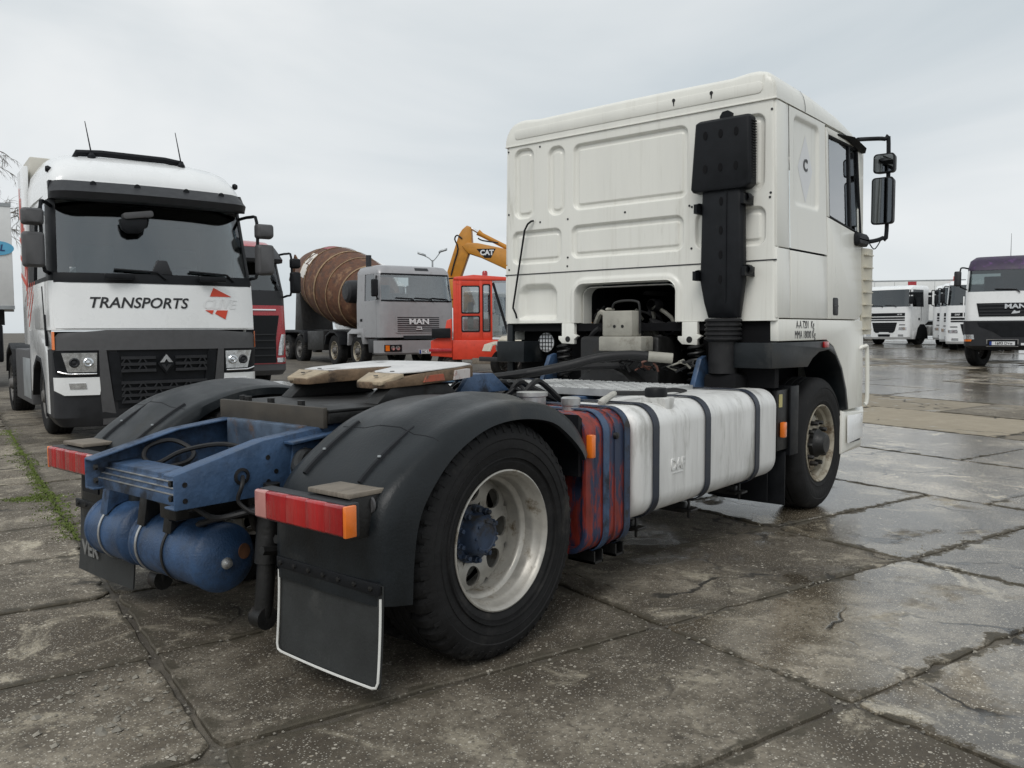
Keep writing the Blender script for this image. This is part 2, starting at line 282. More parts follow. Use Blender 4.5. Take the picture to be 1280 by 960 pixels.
# ---------------------------------------------------------------- ground
def ground_mat(name, slab):
    m = bpy.data.materials.new(name); m.use_nodes = True; t = m.node_tree; b = t.nodes['Principled BSDF']; K = t.links.new; N = t.nodes.new
    geo = N('ShaderNodeNewGeometry'); pos = geo.outputs['Position']
    def noise(sc, det=5, ro=.6, dis=0, vec=pos):
        n = N('ShaderNodeTexNoise'); n.inputs['Scale'].default_value = sc; n.inputs['Detail'].default_value = det; n.inputs['Roughness'].default_value = ro; n.inputs['Distortion'].default_value = dis; K(vec, n.inputs['Vector']); return n.outputs['Fac']
    def rng(x, a, c, lo=0, hi=1, smooth=True):
        n = N('ShaderNodeMapRange'); n.inputs[1].default_value = a; n.inputs[2].default_value = c; n.inputs[3].default_value = lo; n.inputs[4].default_value = hi
        if smooth: n.interpolation_type = 'SMOOTHSTEP'
        K(x, n.inputs[0]); return n.outputs[0]
    def mth(op, x, y=None, z=None):
        n = N('ShaderNodeMath'); n.operation = op
        for i, q in enumerate((x, y, z)):
            if q is None: continue
            if isinstance(q, (int, float)): n.inputs[i].default_value = q
            else: K(q, n.inputs[i])
        return n.outputs[0]
    def mixc(f, a, c):
        n = N('ShaderNodeMix'); n.data_type = 'RGBA'
        for s, q in (('Factor', f), ('A', a), ('B', c)):
            if isinstance(q, tuple): n.inputs[s].default_value = rgb(q)
            elif isinstance(q, (int, float)): n.inputs[s].default_value = q
            else: K(q, n.inputs[s])
        return n.outputs['Result']
    big = noise(.7, 6, .62, .4); mid = noise(4.5, 7, .68, .3); fine = noise(38, 5, .7); grit = noise(150, 3, .7)
    if slab:
        oi = N('ShaderNodeObjectInfo'); sp = N('ShaderNodeSeparateColor'); K(oi.outputs['Color'], sp.inputs[0])
        at = N('ShaderNodeAttribute'); at.attribute_name = 'edge'; edge = at.outputs['Fac']
        c = mixc(rng(mid, .3, .72), (.108, .090, .066), (.285, .251, .196))
        c = mixc(mth('MULTIPLY', rng(big, .38, .58), .9), c, (.060, .048, .033))
        c = mixc(rng(noise(1.6, 8, .7, 1.0), .55, .66), c, (.31, .275, .21))       # pale laitance patches
        c = mixc(mth('MULTIPLY', rng(fine, .46, .70), .72), c, (.045, .038, .030))
        c = mixc(mth('MULTIPLY', rng(noise(2.6, 8, .75, .6), .55, .68), .8), c, (.05, .040, .028))
        vo = N('ShaderNodeTexVoronoi'); vo.inputs['Scale'].default_value = 52; vo.inputs['Randomness'].default_value = 1; K(pos, vo.inputs['Vector'])
        vs_ = N('ShaderNodeSeparateColor'); K(vo.outputs['Color'], vs_.inputs[0])
        spk = mth('MULTIPLY', mth('LESS_THAN', vo.outputs['Distance'], mth('MULTIPLY', mth('POWER', vs_.outputs[1], 1.6), .40)), rng(mth('SUBTRACT', mth('ADD', vs_.outputs[0], mth('MULTIPLY', noise(2.2, 4), 1.0)), mth('MULTIPLY', sp.outputs[0], .45)), .84, 1.12))
        c = mixc(mth('MULTIPLY', spk, .75), c, mixc(vs_.outputs[2], (.58, .54, .46), (.32, .27, .20)))
        vo2 = N('ShaderNodeTexVoronoi'); vo2.inputs['Scale'].default_value = 110; K(pos, vo2.inputs['Vector'])
        vs2 = N('ShaderNodeSeparateColor'); K(vo2.outputs['Color'], vs2.inputs[0])
        c = mixc(mth('MULTIPLY', mth('MULTIPLY', mth('LESS_THAN', vo2.outputs['Distance'], .32), mth('GREATER_THAN', vs2.outputs[0], .62)), .75), c, (.42, .395, .34))
        beige = mixc(sp.outputs[2], c, mixc(mid, (.20, .165, .115), (.33, .285, .21))); c = beige
        g = N('ShaderNodeMix'); g.data_type = 'RGBA'; g.blend_type = 'MULTIPLY'; g.inputs['Factor'].default_value = 1; K(c, g.inputs['A'])
        cmb = N('ShaderNodeCombineColor'); [K(sp.outputs[1], cmb.inputs[i]) for i in range(3)]; K(cmb.outputs[0], g.inputs['B']); c = g.outputs['Result']
        ed = rng(mth('ADD', edge, mth('MULTIPLY', mth('SUBTRACT', noise(6, 7, .75), .5), 2.8)), .70, 1.05)
        c = mixc(ed, c, mixc(fine, (.028, .024, .017), (.10, .085, .058)))
        vc = N('ShaderNodeTexVoronoi'); vc.feature = 'DISTANCE_TO_EDGE'; vc.inputs['Scale'].default_value = .75
        dn = N('ShaderNodeTexNoise'); dn.inputs['Scale'].default_value = 2.4; dn.inputs['Detail'].default_value = 7; K(pos, dn.inputs['Vector'])
        dm_ = N('ShaderNodeVectorMath'); dm_.operation = 'MULTIPLY_ADD'; K(dn.outputs['Color'], dm_.inputs[0]); dm_.inputs[1].default_value = (.55, .55, .55); K(pos, dm_.inputs[2]); K(dm_.outputs[0], vc.inputs['Vector'])
        crack = mth('MULTIPLY', rng(vc.outputs['Distance'], .004, .014, 1, 0), rng(noise(.9, 3), .50, .58))
        c = mixc(crack, c, (.028, .024, .018))
        wraw = mth('SUBTRACT', mth('ADD', sp.outputs[0], mth('MULTIPLY', mth('SUBTRACT', noise(1.3, 6, .6, .5), .5), 1.7)), mth('MULTIPLY', ed, .55))
        wet = rng(wraw, .36, .60)
    else:
        c = mixc(rng(mid, .3, .7), (.050, .043, .033), (.150, .131, .102))
        c = mixc(rng(big, .45, .62), c, (.062, .052, .040))
        c = mixc(mth('MULTIPLY', rng(grit, .5, .7), .5), c, (.22, .21, .19))
        mpn = N('ShaderNodeMapping'); mpn.inputs['Rotation'].default_value = (0, 0, R(16)); mpn.inputs['Scale'].default_value = (.30, .11, 1); K(pos, mpn.inputs[0])
        n = N('ShaderNodeTexNoise'); n.inputs['Scale'].default_value = 1.0; n.inputs['Detail'].default_value = 7; n.inputs['Roughness'].default_value = .66; n.inputs['Distortion'].default_value = .8; K(mpn.outputs[0], n.inputs['Vector'])
        sx = N('ShaderNodeSeparateXYZ'); K(pos, sx.inputs[0])
        side = rng(mth('SUBTRACT', sx.outputs[0], sx.outputs[1]), -6, 10, -.22, .12)
        wet = rng(mth('ADD', n.outputs['Fac'], side), .48, .60)
    dark = N('ShaderNodeMix'); dark.data_type = 'RGBA'; dark.blend_type = 'MULTIPLY'; K(wet, dark.inputs['Factor']); K(c, dark.inputs['A']); dark.inputs['B'].default_value = (.74, .73, .71, 1)
    K(dark.outputs['Result'], b.inputs['Base Color'])
    rdry = mth('MULTIPLY_ADD', fine, .2, .62); rwet = mth('MULTIPLY_ADD', mid, .20, .05)
    rm = N('ShaderNodeMix'); K(wet, rm.inputs['Factor']); K(rdry, rm.inputs[2]); K(rwet, rm.inputs[3]); K(rm.outputs[0], b.inputs['Roughness']); K(rng(wet, 0, 1, .45, .95, False), b.inputs['Specular IOR Level'])
    crk = crack if slab else None
    h = mth('ADD', mth('MULTIPLY', fine, .5), mth('ADD', mth('MULTIPLY', grit, .35), mth('MULTIPLY', mid, .6)))
    if crk: h = mth('SUBTRACT', h, mth('MULTIPLY', crk, 1.2))
    bm_ = N('ShaderNodeBump'); bm_.inputs['Distance'].default_value = .012
    K(rng(wet, 0, 1, .62 if slab else .7, .14 if slab else .14, False), bm_.inputs['Strength']); K(h, bm_.inputs['Height']); K(bm_.outputs[0], b.inputs['Normal'])
    return m
m_slab = ground_mat('worn concrete slab', True)
m_soil = ground_mat('dirt and old asphalt', False)
TH = R(-16); UU = Vector((math.cos(TH), math.sin(TH))); VV = Vector((-math.sin(TH), math.cos(TH)))
def uv2(u, v): q = UU*u + VV*v; return q.x, q.y
SLAB_U = (-9.14, 27.9); SLAB_V = (-6.4, 17.0)
def in_slabs(x, y, pad=0):
    u, v = x*UU.x + y*UU.y, x*VV.x + y*VV.y
    return SLAB_U[0]+pad < u < SLAB_U[1]-pad and SLAB_V[0]+pad < v < SLAB_V[1]-pad
def axis_pts(lo, hi, fine_lo, fine_hi, st):
    a = []; x = fine_lo; s = st
    while x > lo: s *= 1.35; x -= s; a.append(max(x, lo))
    a = a[::-1]; n = int((fine_hi-fine_lo)/st); a += [fine_lo+(fine_hi-fine_lo)*i/n for i in range(n+1)]; x = fine_hi; s = st
    while x < hi: s *= 1.35; x += s; a.append(min(x, hi))
    return a
ua = axis_pts(-500, 900, -10, 29, .5); va = axis_pts(-500, 900, -8, 18, .5)
def gfun(u, v):
    x, y = uv2(u, v); e = 0
    k = min(u-SLAB_U[0], SLAB_U[1]-u, v-SLAB_V[0], SLAB_V[1]-v)
    e = -.014*max(0, min(1, (k+.1)/.5)) + RND.uniform(-.005, .005)*(k > 0)
    return (x, y, gz(x, y)+e)
ground = MB().hgrid(ua, va, gfun).build('ground', m_soil, ang=80); tag(ground, 'dark worn asphalt and dirt yard surface', kind='structure')
def slab(u0, u1, v0, v1, wet, bright, beige):
    g = .005 + RND.uniform(0, .006)
    u0 += g; u1 -= g; v0 += g; v1 -= g
    cu, cv = (u0+u1)/2, (v0+v1)/2; tl = (RND.uniform(-.004, .004), RND.uniform(-.005, .005)); dz = RND.uniform(-.003, .004)
    ring = []; nu = max(5, int((u1-u0)/.075)); nv = max(4, int((v1-v0)/.075))
    for i in range(nu): ring.append((u0+(u1-u0)*i/nu, v0))
    for i in range(nv): ring.append((u1, v0+(v1-v0)*i/nv))
    for i in range(nu): ring.append((u1-(u1-u0)*i/nu, v1))
    for i in range(nv): ring.append((u0, v1-(v1-v0)*i/nv))
    corners = {0, nu, nu+nv, 2*nu+nv}; n = len(ring); j = []
    for i, (u, v) in enumerate(ring):
        d = RND.uniform(0, .010) + (RND.uniform(.0, .05) if i in corners else 0) + (RND.uniform(.01, .045) if RND.random() < .06 else 0)
        k = d/math.hypot(u-cu, v-cv); j.append((u+(cu-u)*k, v+(cv-v)*k))
    def P(u, v, z):
        x, y = uv2(u, v); return (x, y, gz(x, y)+z+dz+tl[0]*(u-cu)+tl[1]*(v-cv))
    def ins(q, d):
        du = max(-1, min(1, (q[0]-cu)/(u1-u0)*2)); dv_ = max(-1, min(1, (q[1]-cv)/(v1-v0)*2))
        return (q[0]-d*du*(abs(du) > .9 or .6), q[1]-d*dv_*(abs(dv_) > .9 or .6))
    rings = [[P(*q, -.07) for q in j], [P(*q, -.006) for q in j], [P(*ins(q, .006), 0) for q in j], [P(*ins(q, .14), 0) for q in j]]
    ox, oy = uv2(cu, cv); oz = gz(ox, oy)
    vs_ = [(p[0]-ox, p[1]-oy, p[2]-oz) for r_ in rings for p in r_]
    fs = [(k*n+i, k*n+(i+1) % n, (k+1)*n+(i+1) % n, (k+1)*n+i) for k in range(3) for i in range(n)] + [tuple(3*n+i for i in range(n))]
    me = bpy.data.meshes.new('slab'); me.from_pydata(vs_, [], fs); me.materials.append(m_slab)
    at = me.attributes.new('edge', 'FLOAT', 'POINT'); at.data.foreach_set('value', [1.0]*(3*n) + [0.0]*n)
    o = bpy.data.objects.new('concrete_slab', me); COL.objects.link(o); o.location = (ox, oy, oz); o.parent = ground; o.color = (wet, bright, beige, 1)
def visible(u, v):
    x, y = uv2(u, v); d = depth(x, y); lat = (x-CAM.x)*RT2.x + (y-CAM.y)*RT2.y
    return d > .9 and abs(lat) < d*.68+2.2
cols = [(-.9-2.06*(k+1), -.9-2.06*k, -.29, 1.02) for k in range(4)] + [(-.9, 1.17, -.27, 1.01), (1.17, 3.22, -.27, 1.01), (3.22, 5.26, -.29, 1.02),
        (5.26, 7.25, -.75, 3.0), (7.25, 9.33, .5, 3.0), (9.33, 11.5, 1.15, 3.0), (11.5, 13.4, 3.1, 3.0), (13.4, 15.5, 2.2, 3.0), (15.5, 17.6, 1.4, 3.0)] + [(17.6+2.06*k, 17.6+2.06*(k+1), .4+.9*k, 3.0) for k in range(5)]
for u0, u1, off, pit in cols:
    k = math.floor((SLAB_V[0]-off)/pit)+1
    while off+(k+1)*pit <= SLAB_V[1]:
        v0 = off+k*pit; v1 = v0+pit; k += 1; cu, cv = (u0+u1)/2, (v0+v1)/2
        if not (visible(u0, v0) or visible(u1, v0) or visible(u0, v1) or visible(u1, v1) or visible(cu, cv)): continue
        wet, br, be = .10, 1.0, 0
        if u1 <= -.8: wet = RND.uniform(-.1, .08); br = RND.uniform(1.15, 1.5)
        elif u1 < 1.3: wet = .10 if cv > -2 else .2; br = 1.0
        elif u1 < 3.3: wet = .64 if cv < -1 else .36; br = 1.5 if cv < -1 else 1.0  # right-hand slabs: pale concrete, with some wet sky sheen put into the colour
        elif u1 < 5.4: wet = .70; br = 1.5
        elif u1 < 7.4: wet = .98 if cv > -1.5 else .8; br = 2.5
        elif u1 < 9.5: wet = .95; br = 2.4
        elif u1 < 11.6: wet, br, be = .25, 1.15, (.9 if cv > 1 else .35)
        elif u1 < 13.5: wet, br, be = .3, 1.0, (.85 if cv > 3 else .2)
        elif u1 < 17.7: wet, br = .8, 1.5
        else: wet, br = RND.uniform(.35, .95), RND.uniform(.9, 1.9)
        slab(u0, u1, v0, v1, wet, br*RND.uniform(.93, 1.07), be)
# loose grit along the joints and in the broken corner
bm_ = MB()
def stone(x, y, z, r):
    a = RND.uniform(0, 6.28); p = []
    for k in range(5):
        an = a+k*1.2566; rr = r*RND.uniform(.6, 1.15); p.append((x+rr*math.cos(an), y+rr*math.sin(an), z+r*RND.uniform(-.1, .25)))
    p += [(x+RND.uniform(-.3, .3)*r, y+RND.uniform(-.3, .3)*r, z+r*RND.uniform(.5, .8))]
    bm_.add(p, [(k, (k+1) % 5, 5) for k in range(5)])
for i in range(260):     # broken slab corner at lower left
    u = -.93-abs(RND.gauss(0, .28)); v = RND.uniform(-2.2, -.35); x, y = uv2(u, v); stone(x, y, .0, RND.choice([.004, .006, .009, .014])*RND.uniform(.7, 1.3))
for i in range(14):
    u = -.97-abs(RND.gauss(0, .2)); v = RND.uniform(-1.6, -.6); x, y = uv2(u, v); stone(x, y, 0, RND.uniform(.012, .026))
for u0, vlo, vhi, n in ((1.17, -3.2, -.6, 240), (3.22, -3.2, 1, 160), (-.9, -1.5, 3, 160), (5.26, -2.5, 1.5, 120)):
    for i in range(n):
        x, y = uv2(u0+RND.gauss(0, .07), RND.uniform(vlo, vhi)); stone(x, y, -.004, RND.uniform(.003, .011))
for v0, ulo, uhi, n in ((-1.28, -.9, 5.2, 260), (-2.29, -.5, 5.2, 220), (-.28, -1.5, .6, 70)):
    for i in range(n):
        x, y = uv2(RND.uniform(ulo, uhi), v0+RND.gauss(0, .05)); stone(x, y, -.004, RND.uniform(.003, .011))
for i in range(70):
    x, y = uv2(1.25+RND.gauss(0, .22), -1.45+RND.gauss(0, .14)); stone(x, y, -.002, RND.uniform(.003, .010))
tag(bm_.build('gravel', m_stone, flat=True, weld=False), 'loose grit and broken concrete bits along the slab joints', 'gravel', kind='stuff')
bm_ = MB()
def tuft(x, y, z, h, w):
    for k in range(3):
        a = RND.uniform(0, 6.28); lx, ly = math.cos(a), math.sin(a); ox, oy = RND.gauss(0, w), RND.gauss(0, w); t = RND.uniform(.3, 1)*h
        bm_.add([(x+ox-ly*.004, y+oy+lx*.004, z), (x+ox+ly*.004, y+oy-lx*.004, z), (x+ox+lx*t*.7+ly*.003, y+oy+ly*t*.7-lx*.003, z+t), (x+ox+lx*t*.7-ly*.003, y+oy+ly*t*.7+lx*.003, z+t)], [(0, 1, 2, 3)])
def patch(u, v, s):
    x, y = uv2(u, v); z = gz(x, y); n = 7; a0 = RND.uniform(0, 6)
    ring = [(x+s*RND.uniform(.6, 1.1)*math.cos(a0+k*.8976), y+s*RND.uniform(.6, 1.1)*math.sin(a0+k*.8976), z-.006) for k in range(n)]
    bm_.add(ring+[(x, y, z+s*RND.uniform(.15, .4))], [(k, (k+1) % n, n) for k in range(n)])
for i in range(1500):
    v = RND.uniform(2.2, 9.5); wd = .035+.05*max(0, math.sin(v*2.1+1))*(v > 3); u = -.9+RND.gauss(0, wd)-.03
    if RND.random() < .75: patch(u, v, RND.uniform(.008, .03))
    if v < 7: tuft(*uv2(u, v), gz(*uv2(u, v)), RND.uniform(.006, .018), .012)
for i in range(260):
    u = -1.05+RND.gauss(0, .13); v = 4.0+RND.gauss(0, .06); patch(u, v, RND.uniform(.008, .026)); tuft(*uv2(u, v), 0, .014, .012)
tag(bm_.build('moss', m_moss, flat=True, weld=False), 'green moss growing in the joint left of the blue chassis', 'moss', kind='stuff')
# ---------------------------------------------------------------- wheels (axis along y, outward = -y, flange plane y=0)
def holed_disc(mb, r0, r1, rh, hr, k, hf, thick=.012, n=20):
    for s in range(k):
        a0 = 2*math.pi*s/k; da = math.pi/k
        out_, inn = [], []
        for i in range(n):
            t = 2*math.pi*i/n; dx, dy = math.cos(t), math.sin(t)     # dx radial, dy tangential
            inn.append((rh+hr*dx, a0+hr*dy/rh))
            # ray to sector border
            lr = (r1-rh) if dx > 0 else (rh-r0); lt = da*rh
            q = 1/max(abs(dx)/lr, abs(dy)/lt); out_.append((rh+q*dx, a0+q*dy/rh))
        P = lambda r, a, o: (r*math.cos(a), hf(r)+o, r*math.sin(a))
        vs_ = [P(*q, 0) for q in out_] + [P(*q, 0) for q in inn] + [P(*q, thick) for q in inn]
        mb.add(vs_, [(i, (i+1) % n, n+(i+1) % n, n+i) for i in range(n)] + [(n+i, n+(i+1) % n, 2*n+(i+1) % n, 2*n+i) for i in range(n)])
def take(o):      # mesh data of a built object, object removed
    me = o.data; bpy.data.objects.remove(o); return me
def tyre_mesh(lugs=4, n=168, mat=None):
    prof = [(.296, .02), (.300, .004), (.312, -.002), (.335, -.010), (.345, -.008), (.375, -.016), (.41, -.019), (.432, -.016), (.436, -.019), (.455, -.015), (.478, -.004), (.494, .008), (.509, .026), (.515, .05),
            (.515, .092), (.503, .095), (.503, .105), (.515, .108), (.515, .140), (.503, .143), (.503, .153), (.515, .156), (.515, .19), (.503, .193), (.503, .203), (.515, .206), (.515, .245), (.508, .268), (.47, .295), (.40, .305), (.30, .28)]
    md = (lambda i, k, r: r-.016 if (i in (11, 12, 13, 14, 26, 27) and k % lugs == 0) else r) if lugs else None
    mb = MB().lathe(prof, n=n, mod=md)
    if lugs:
        for k in range(56):
            a = 2*math.pi*k/56; c, s = math.cos(a), math.sin(a); mb.beam((.462*c, -.0125, .462*s), (.490*c, .004, .490*s), .016, .006, (0, 1, 0))
        for r_ in (.352, .392): mb.lathe([(r_, -.008), (r_+.003, -.0215), (r_+.006, -.008)], n=72)
    return take(mb.build('tyre', mat or m_rubber, ang=30))
T_DRIVE = tyre_mesh(4); T_STEER = tyre_mesh(0, 96)
def rim_drive():
    mb = MB().lathe([(.292, .02), (.299, .006), (.303, .0), (.303, -.005), (.297, -.007), (.288, .002), (.281, .016), (.279, .035), (.270, .046), (.266, .06), (.264, .095), (.252, .104), (.247, .112), (.247, .122), (.254, .128), (.254, .165), (.253, .18)], n=72)
    holed_disc(mb, .128, .252, .190, .045, 8, lambda r: .178+.03*((r-.19)/.06)**2*.3, n=24)
    mb.lathe([(.128, .188), (.12, .19), (.08, .192)], n=40).lathe([(.253, .18), (.253, .27)], n=48)
    return take(mb.build('rim', m_rim))
def hub_drive():
    mb = MB().lathe([(.130, .190), (.128, .172), (.098, .165), (.088, .14), (.084, .115), (.072, .100), (.060, .096), (.056, .100), (.001, .100)], n=36)
    for k in range(10):
        a = 2*math.pi*(k+.5)/10; c = (.112*math.cos(a), .150, .112*math.sin(a)); mb.lathe([(.017, .03), (.017, .0), (.012, -.004), (.011, -.018), (.001, -.02)], c=c, n=6)
    for k in range(8):
        a = 2*math.pi*k/8; mb.lathe([(.007, .02), (.007, -.004), (.001, -.006)], c=(.066*math.cos(a), .096, .066*math.sin(a)), n=6)
    return take(mb.build('hub', m_hub))
def rim_steer(mat):
    mb = MB().lathe([(.292, .02), (.299, .006), (.303, .0), (.303, -.005), (.297, -.007), (.288, .002), (.281, .016), (.279, .035), (.262, .05), (.258, .085), (.256, .10)], n=60)
    holed_disc(mb, .155, .256, .213, .022, 10, lambda r: .055+.05*min(1, max(0, (r-.18)/.076))**2)
    mb.lathe([(.155, .055), (.11, .052)], n=36).lathe([(.256, .10), (.256, .2)], n=40)
    return take(mb.build('rim', mat))
def hub_steer(mat):
    mb = MB().lathe([(.115, .056), (.112, .02), (.095, .0), (.085, -.035), (.07, -.05), (.001, -.052)], n=28)
    for k in range(10):
        a = 2*math.pi*k/10; mb.lathe([(.021, .05), (.021, .02), (.018, -.015), (.015, -.03), (.001, -.032)], c=(.165*math.cos(a), .03, .165*math.sin(a)), n=6)
    return take(mb.build('hub', mat))
R_DRIVE, H_DRIVE = rim_drive(), hub_drive()
R_STEER, H_STEER = rim_steer(m_rimw), hub_steer(m_grease)
R_BG, H_BG = rim_steer(m_rimd), hub_steer(m_rimd)
def wheel(parent, x, y, side, ty, ri, hu, z=.515, sc=1.0, ry=0):
    w = empty('wheel', (x, y, z), 0 if side < 0 else math.pi, parent); w.scale = (sc, sc, sc)
    for nm, me in (('tyre', ty), ('rim', ri), ('hub', hu)):
        if me: mesh_obj(nm, me, w)
    return w
# ---------------------------------------------------------------- white tractor unit (rear axle at x=0, forward +x, right side y<0)
TR = thing('tractor_truck', 'white two axle tractor truck with blue chassis, rear towards the camera, in the foreground', 'truck')
XC = 2.90
def hw(z): return 1.222-.020*(z-1.47)
# wheels
for s in (-1, 1):
    w = wheel(TR, 0, s*1.225, s, T_DRIVE, R_DRIVE, H_DRIVE)
    wheel(TR, 0, s*.87, s, T_DRIVE, R_DRIVE, None)
    wheel(TR, 3.878, s*1.185, s, T_STEER, R_STEER, H_STEER)
# chassis rails: C channels tapering at the rear end
def railtop(x): return .84+(.94-.84)*(x+1.03)/.41 if x < -.62 else (.94+.04*(x+.62)/.4 if x < -.22 else .98)
for s in (-1, 1):
    mb = MB(); xs = [-1.03, -.8, -.62, -.5, -.22, 0, 1, 2, 3, 4.6]; secs = []
    for x in xs:
        t = railtop(x); b = .70 if x < -.3 else .70-.02*min(1, x+.3)
        y0, y1 = s*.40, s*.315
        secs.append([(x, y0, b), (x, y0, t), (x, y1, t), (x, y1, t-.010), (x, y0-s*.010, t-.010), (x, y0-s*.010, b+.010), (x, y1, b+.010), (x, y1, b)])
    rail = mb.loft(secs).build('chassis_rail', m_blue, TR, bevel=.006, seg=2)
    mb = MB()
    for x, z in ((-.985, .80), (-.985, .735), (-.60, .865), (-.60, .76), (-.56, .80), (-.28, .90), (-.28, .80)):
        mb.lathe([(.001, -.002), (.011, -.002), (.011, .004)], c=(x, s*.40, z), n=10)
    mb.build('bolt_holes', m_grease, rail, kind='stuff')
    mb = MB().prism([(-.50, .73), (-.22, .74), (-.22, .93), (-.48, .905)], 'y', s*.402, s*.415).build('gusset_plate', m_blue, rail, bevel=.004)
    mb = MB().box(-.52, -.22, s*.402, s*.47, .915, .927).map(rot_map((-.52, 0, .915), 'Y', -.09)).build('gusset_plate', m_blue, rail, bevel=.003)
    mb = MB()
    for z in (.80, .87): mb.lathe([(.022, 0), (.020, .012), (.012, .014), (.011, .03), (.001, .032)] if s > 0 else [(.022, 0), (.020, -.012), (.012, -.014), (.011, -.03), (.001, -.032)], c=(-.42, s*.415, z), n=8)
    mb.build('bolts', m_steel, rail, kind='stuff')
    MB().lathe([(.036, 0), (.036, s*.006), (.024, s*.008), (.022, -s*.006)], c=(-.73, s*.40, .80), n=20).build('grommet', m_hose, rail)
# rear cross member with stepped ribs
mb = MB().prism([(-.98, .70), (-.98, .745), (-.962, .752), (-.962, .765), (-.945, .772), (-.945, .785), (-.928, .792), (-.928, .81), (-.80, .815), (-.80, .70)], 'y', -.388, .388)
mb.build('rear_cross_member', m_blue, TR, bevel=.004)
for k, (x, z) in enumerate(((-.981, .747), (-.964, .767), (-.947, .787))):
    MB().box(x-.002, x+.008, -.37, .37, z-.0016, z+.0016).build('rib_edge', m_steel, TR)
MB().box(-.36, .02, -.312, .312, .955, .972).box(-.36, -.345, -.312, .312, .80, .955).build('cross_member', M('bare worn blue plate', (.10, .14, .20), .5, metal=.3, var=.4, scale=9, dirt=(.13, .075, .045), damt=.5, dscale=8), TR, bevel=.005)
for x in (1.3, 2.1):
    MB().box(x, x+.12, -.385, .385, .72, .95).build('cross_member', m_blue, TR, bevel=.01)
MB().tube([(-.55, -.30, .86), (-.62, -.1, .90), (-.70, .12, .86), (-.78, .22, .80), (-.80, .30, .82), (-.76, .33, .87), (-.66, .30, .89), (-.60, .22, .84), (-.66, .16, .80), (-.76, .2, .78)], .011, 7, smooth=5).build('cable_loop', m_hose, TR)
MB().tube([(-.73, -.41, .80), (-.76, -.45, .77), (-.77, -.44, .70), (-.70, -.50, .65), (-.55, -.52, .72), (-.35, -.52, .84), (-.2, -.5, .9)], .009, 7, smooth=5).build('cable', m_hose, TR)
MB().tube([(-.72, .60, .66), (-.80, .3, .665), (-.84, .0, .64), (-.84, -.2, .66), (-.82, -.34, .63), (-.72, -.46, .66), (-.45, -.6, .72)], .012, 7, smooth=5).build('air_hose', m_hose, TR)
# differential, axle, spring
mb = MB().lathe([(.001, -.42), (.08, -.4), (.16, -.28), (.21, -.1), (.22, .05), (.18, .22), (.09, .36), (.001, .38)], c=(0, 0, .515), ax='x', n=20).cyl((0, -1.0, .515), (0, 1.0, .515), .075, 16).cyl((.35, 0, .55), (2.6, .0, .72), .055, 14)
mb.build('drive_axle', m_grease, TR)
for s in (-1, 1):
    mb = MB()
    for k in range(4): mb.tube([(-.72+k*.07, s*.52, .50+k*.035), (0, s*.52, .40+.028*k), (.75-k*.07, s*.52, .52+k*.03)], .02, 6, smooth=6)
    mb.build('leaf_spring', m_grease, TR, kind='stuff')
    mb = MB().lathe([(.001, -.29), (.035, -.29), (.04, -.26), (.04, -.05), (.052, -.045), (.052, .24), (.035, .26), (.035, .29), (.001, .29)], ax='z', n=14).map(lambda x, y, z: (x-.64+z*.10, y+s*.44, z+.47))
    mb.lathe([(.05, -.035), (.05, .035), (.001, .035)], c=(-.67, s*.44, .19), n=14).lathe([(.05, -.035), (.001, -.035)], c=(-.67, s*.44, .19), n=14)
    mb.build('shock_absorber', m_grease, TR, label='black vertical damper under the rear lamp' if s < 0 else None)
MB().lathe([(.085, -.05), (.085, .0), (.06, .02), (.06, .06), (.001, .07)], c=(-.56, -.50, .48), ax='x', n=20).build('brake_chamber', m_grease, TR)
for a, b, c_ in (((-.66, .36, .58), (-.60, .2, .64), (-.5, .1, .72)), ((-.78, .05, .56), (-.86, -.05, .60), (-.80, -.2, .66)), ((-.74, -.12, .555), (-.82, -.22, .59), (-.70, -.36, .64)), ((-.62, .6, .56), (-.72, .52, .62), (-.66, .4, .68))):
    MB().tube([a, b, c_, (c_[0]+.15, c_[1], c_[2]+.04)], .013, 7, smooth=5).build('air_hose', m_hose, TR)
MB().box(-.90, -.50, -.16, -.02, .60, .70).box(-.55, -.42, -.35, .35, .58, .69).build('valve_block', m_grease, TR, bevel=.012)
for y, z in ((-.22, .66), (-.30, .62), (.2, .64)): MB().lathe([(.05, 0), (.055, .03), (.04, .07), (.001, .075)], c=(-.56, y, z), ax='x', n=14).build('air_valve', m_grease, TR)
for y, z in ((.36, .80), (.36, .74), (-.36, .80), (-.36, .74)): MB().lathe([(.014, 0), (.014, .012), (.001, .014)], c=(-1.0, y*.93, z), ax='x', n=6).map(lambda x, y, z: (-2.0-x-.002, y, z)).build('bolt', m_grease, TR)
# air tanks under the frame end
def tank(y0, y1):
    r = .155; c = .045
    prof = [(.001, y0-c*1.5)] + [(r*math.sin(a), y0-c*1.5*math.cos(a)) for a in [R(q) for q in (20, 40, 58, 72, 82)]] + [(r, y0), (r, y0+.012), (r-.004, y0+.016), (r-.004, y1-.016), (r, y1-.012), (r, y1)] + [(r*math.sin(a), y1+c*1.5*math.cos(a)) for a in [R(q) for q in (82, 72, 58, 40, 20)]] + [(.001, y1+c*1.5)]
    o = MB().lathe(prof, c=(-.70, 0, .41), n=56).build('air_tank', m_tankblue, TR)
    return o
ta = tank(-.185, .37); tb = tank(.50, .84)
for t, ys in ((ta, (.06, .30)), (tb, (.68,))):
    for y in ys:
        MB().lathe([(.155, -.008), (.159, -.008), (.159, .008), (.155, .008)], c=(-.70, y, .41), n=48).build('tank_strap', m_steel if y > .2 else m_grease, t)
        MB().prism([(-.83, .505), (-.80, .70), (-.60, .70), (-.57, .51), (-.62, .552), (-.70, .568), (-.78, .548)], 'y', y-.035, y+.035).build('tank_bracket', m_blue if y > .3 else m_grease, t, bevel=.004)
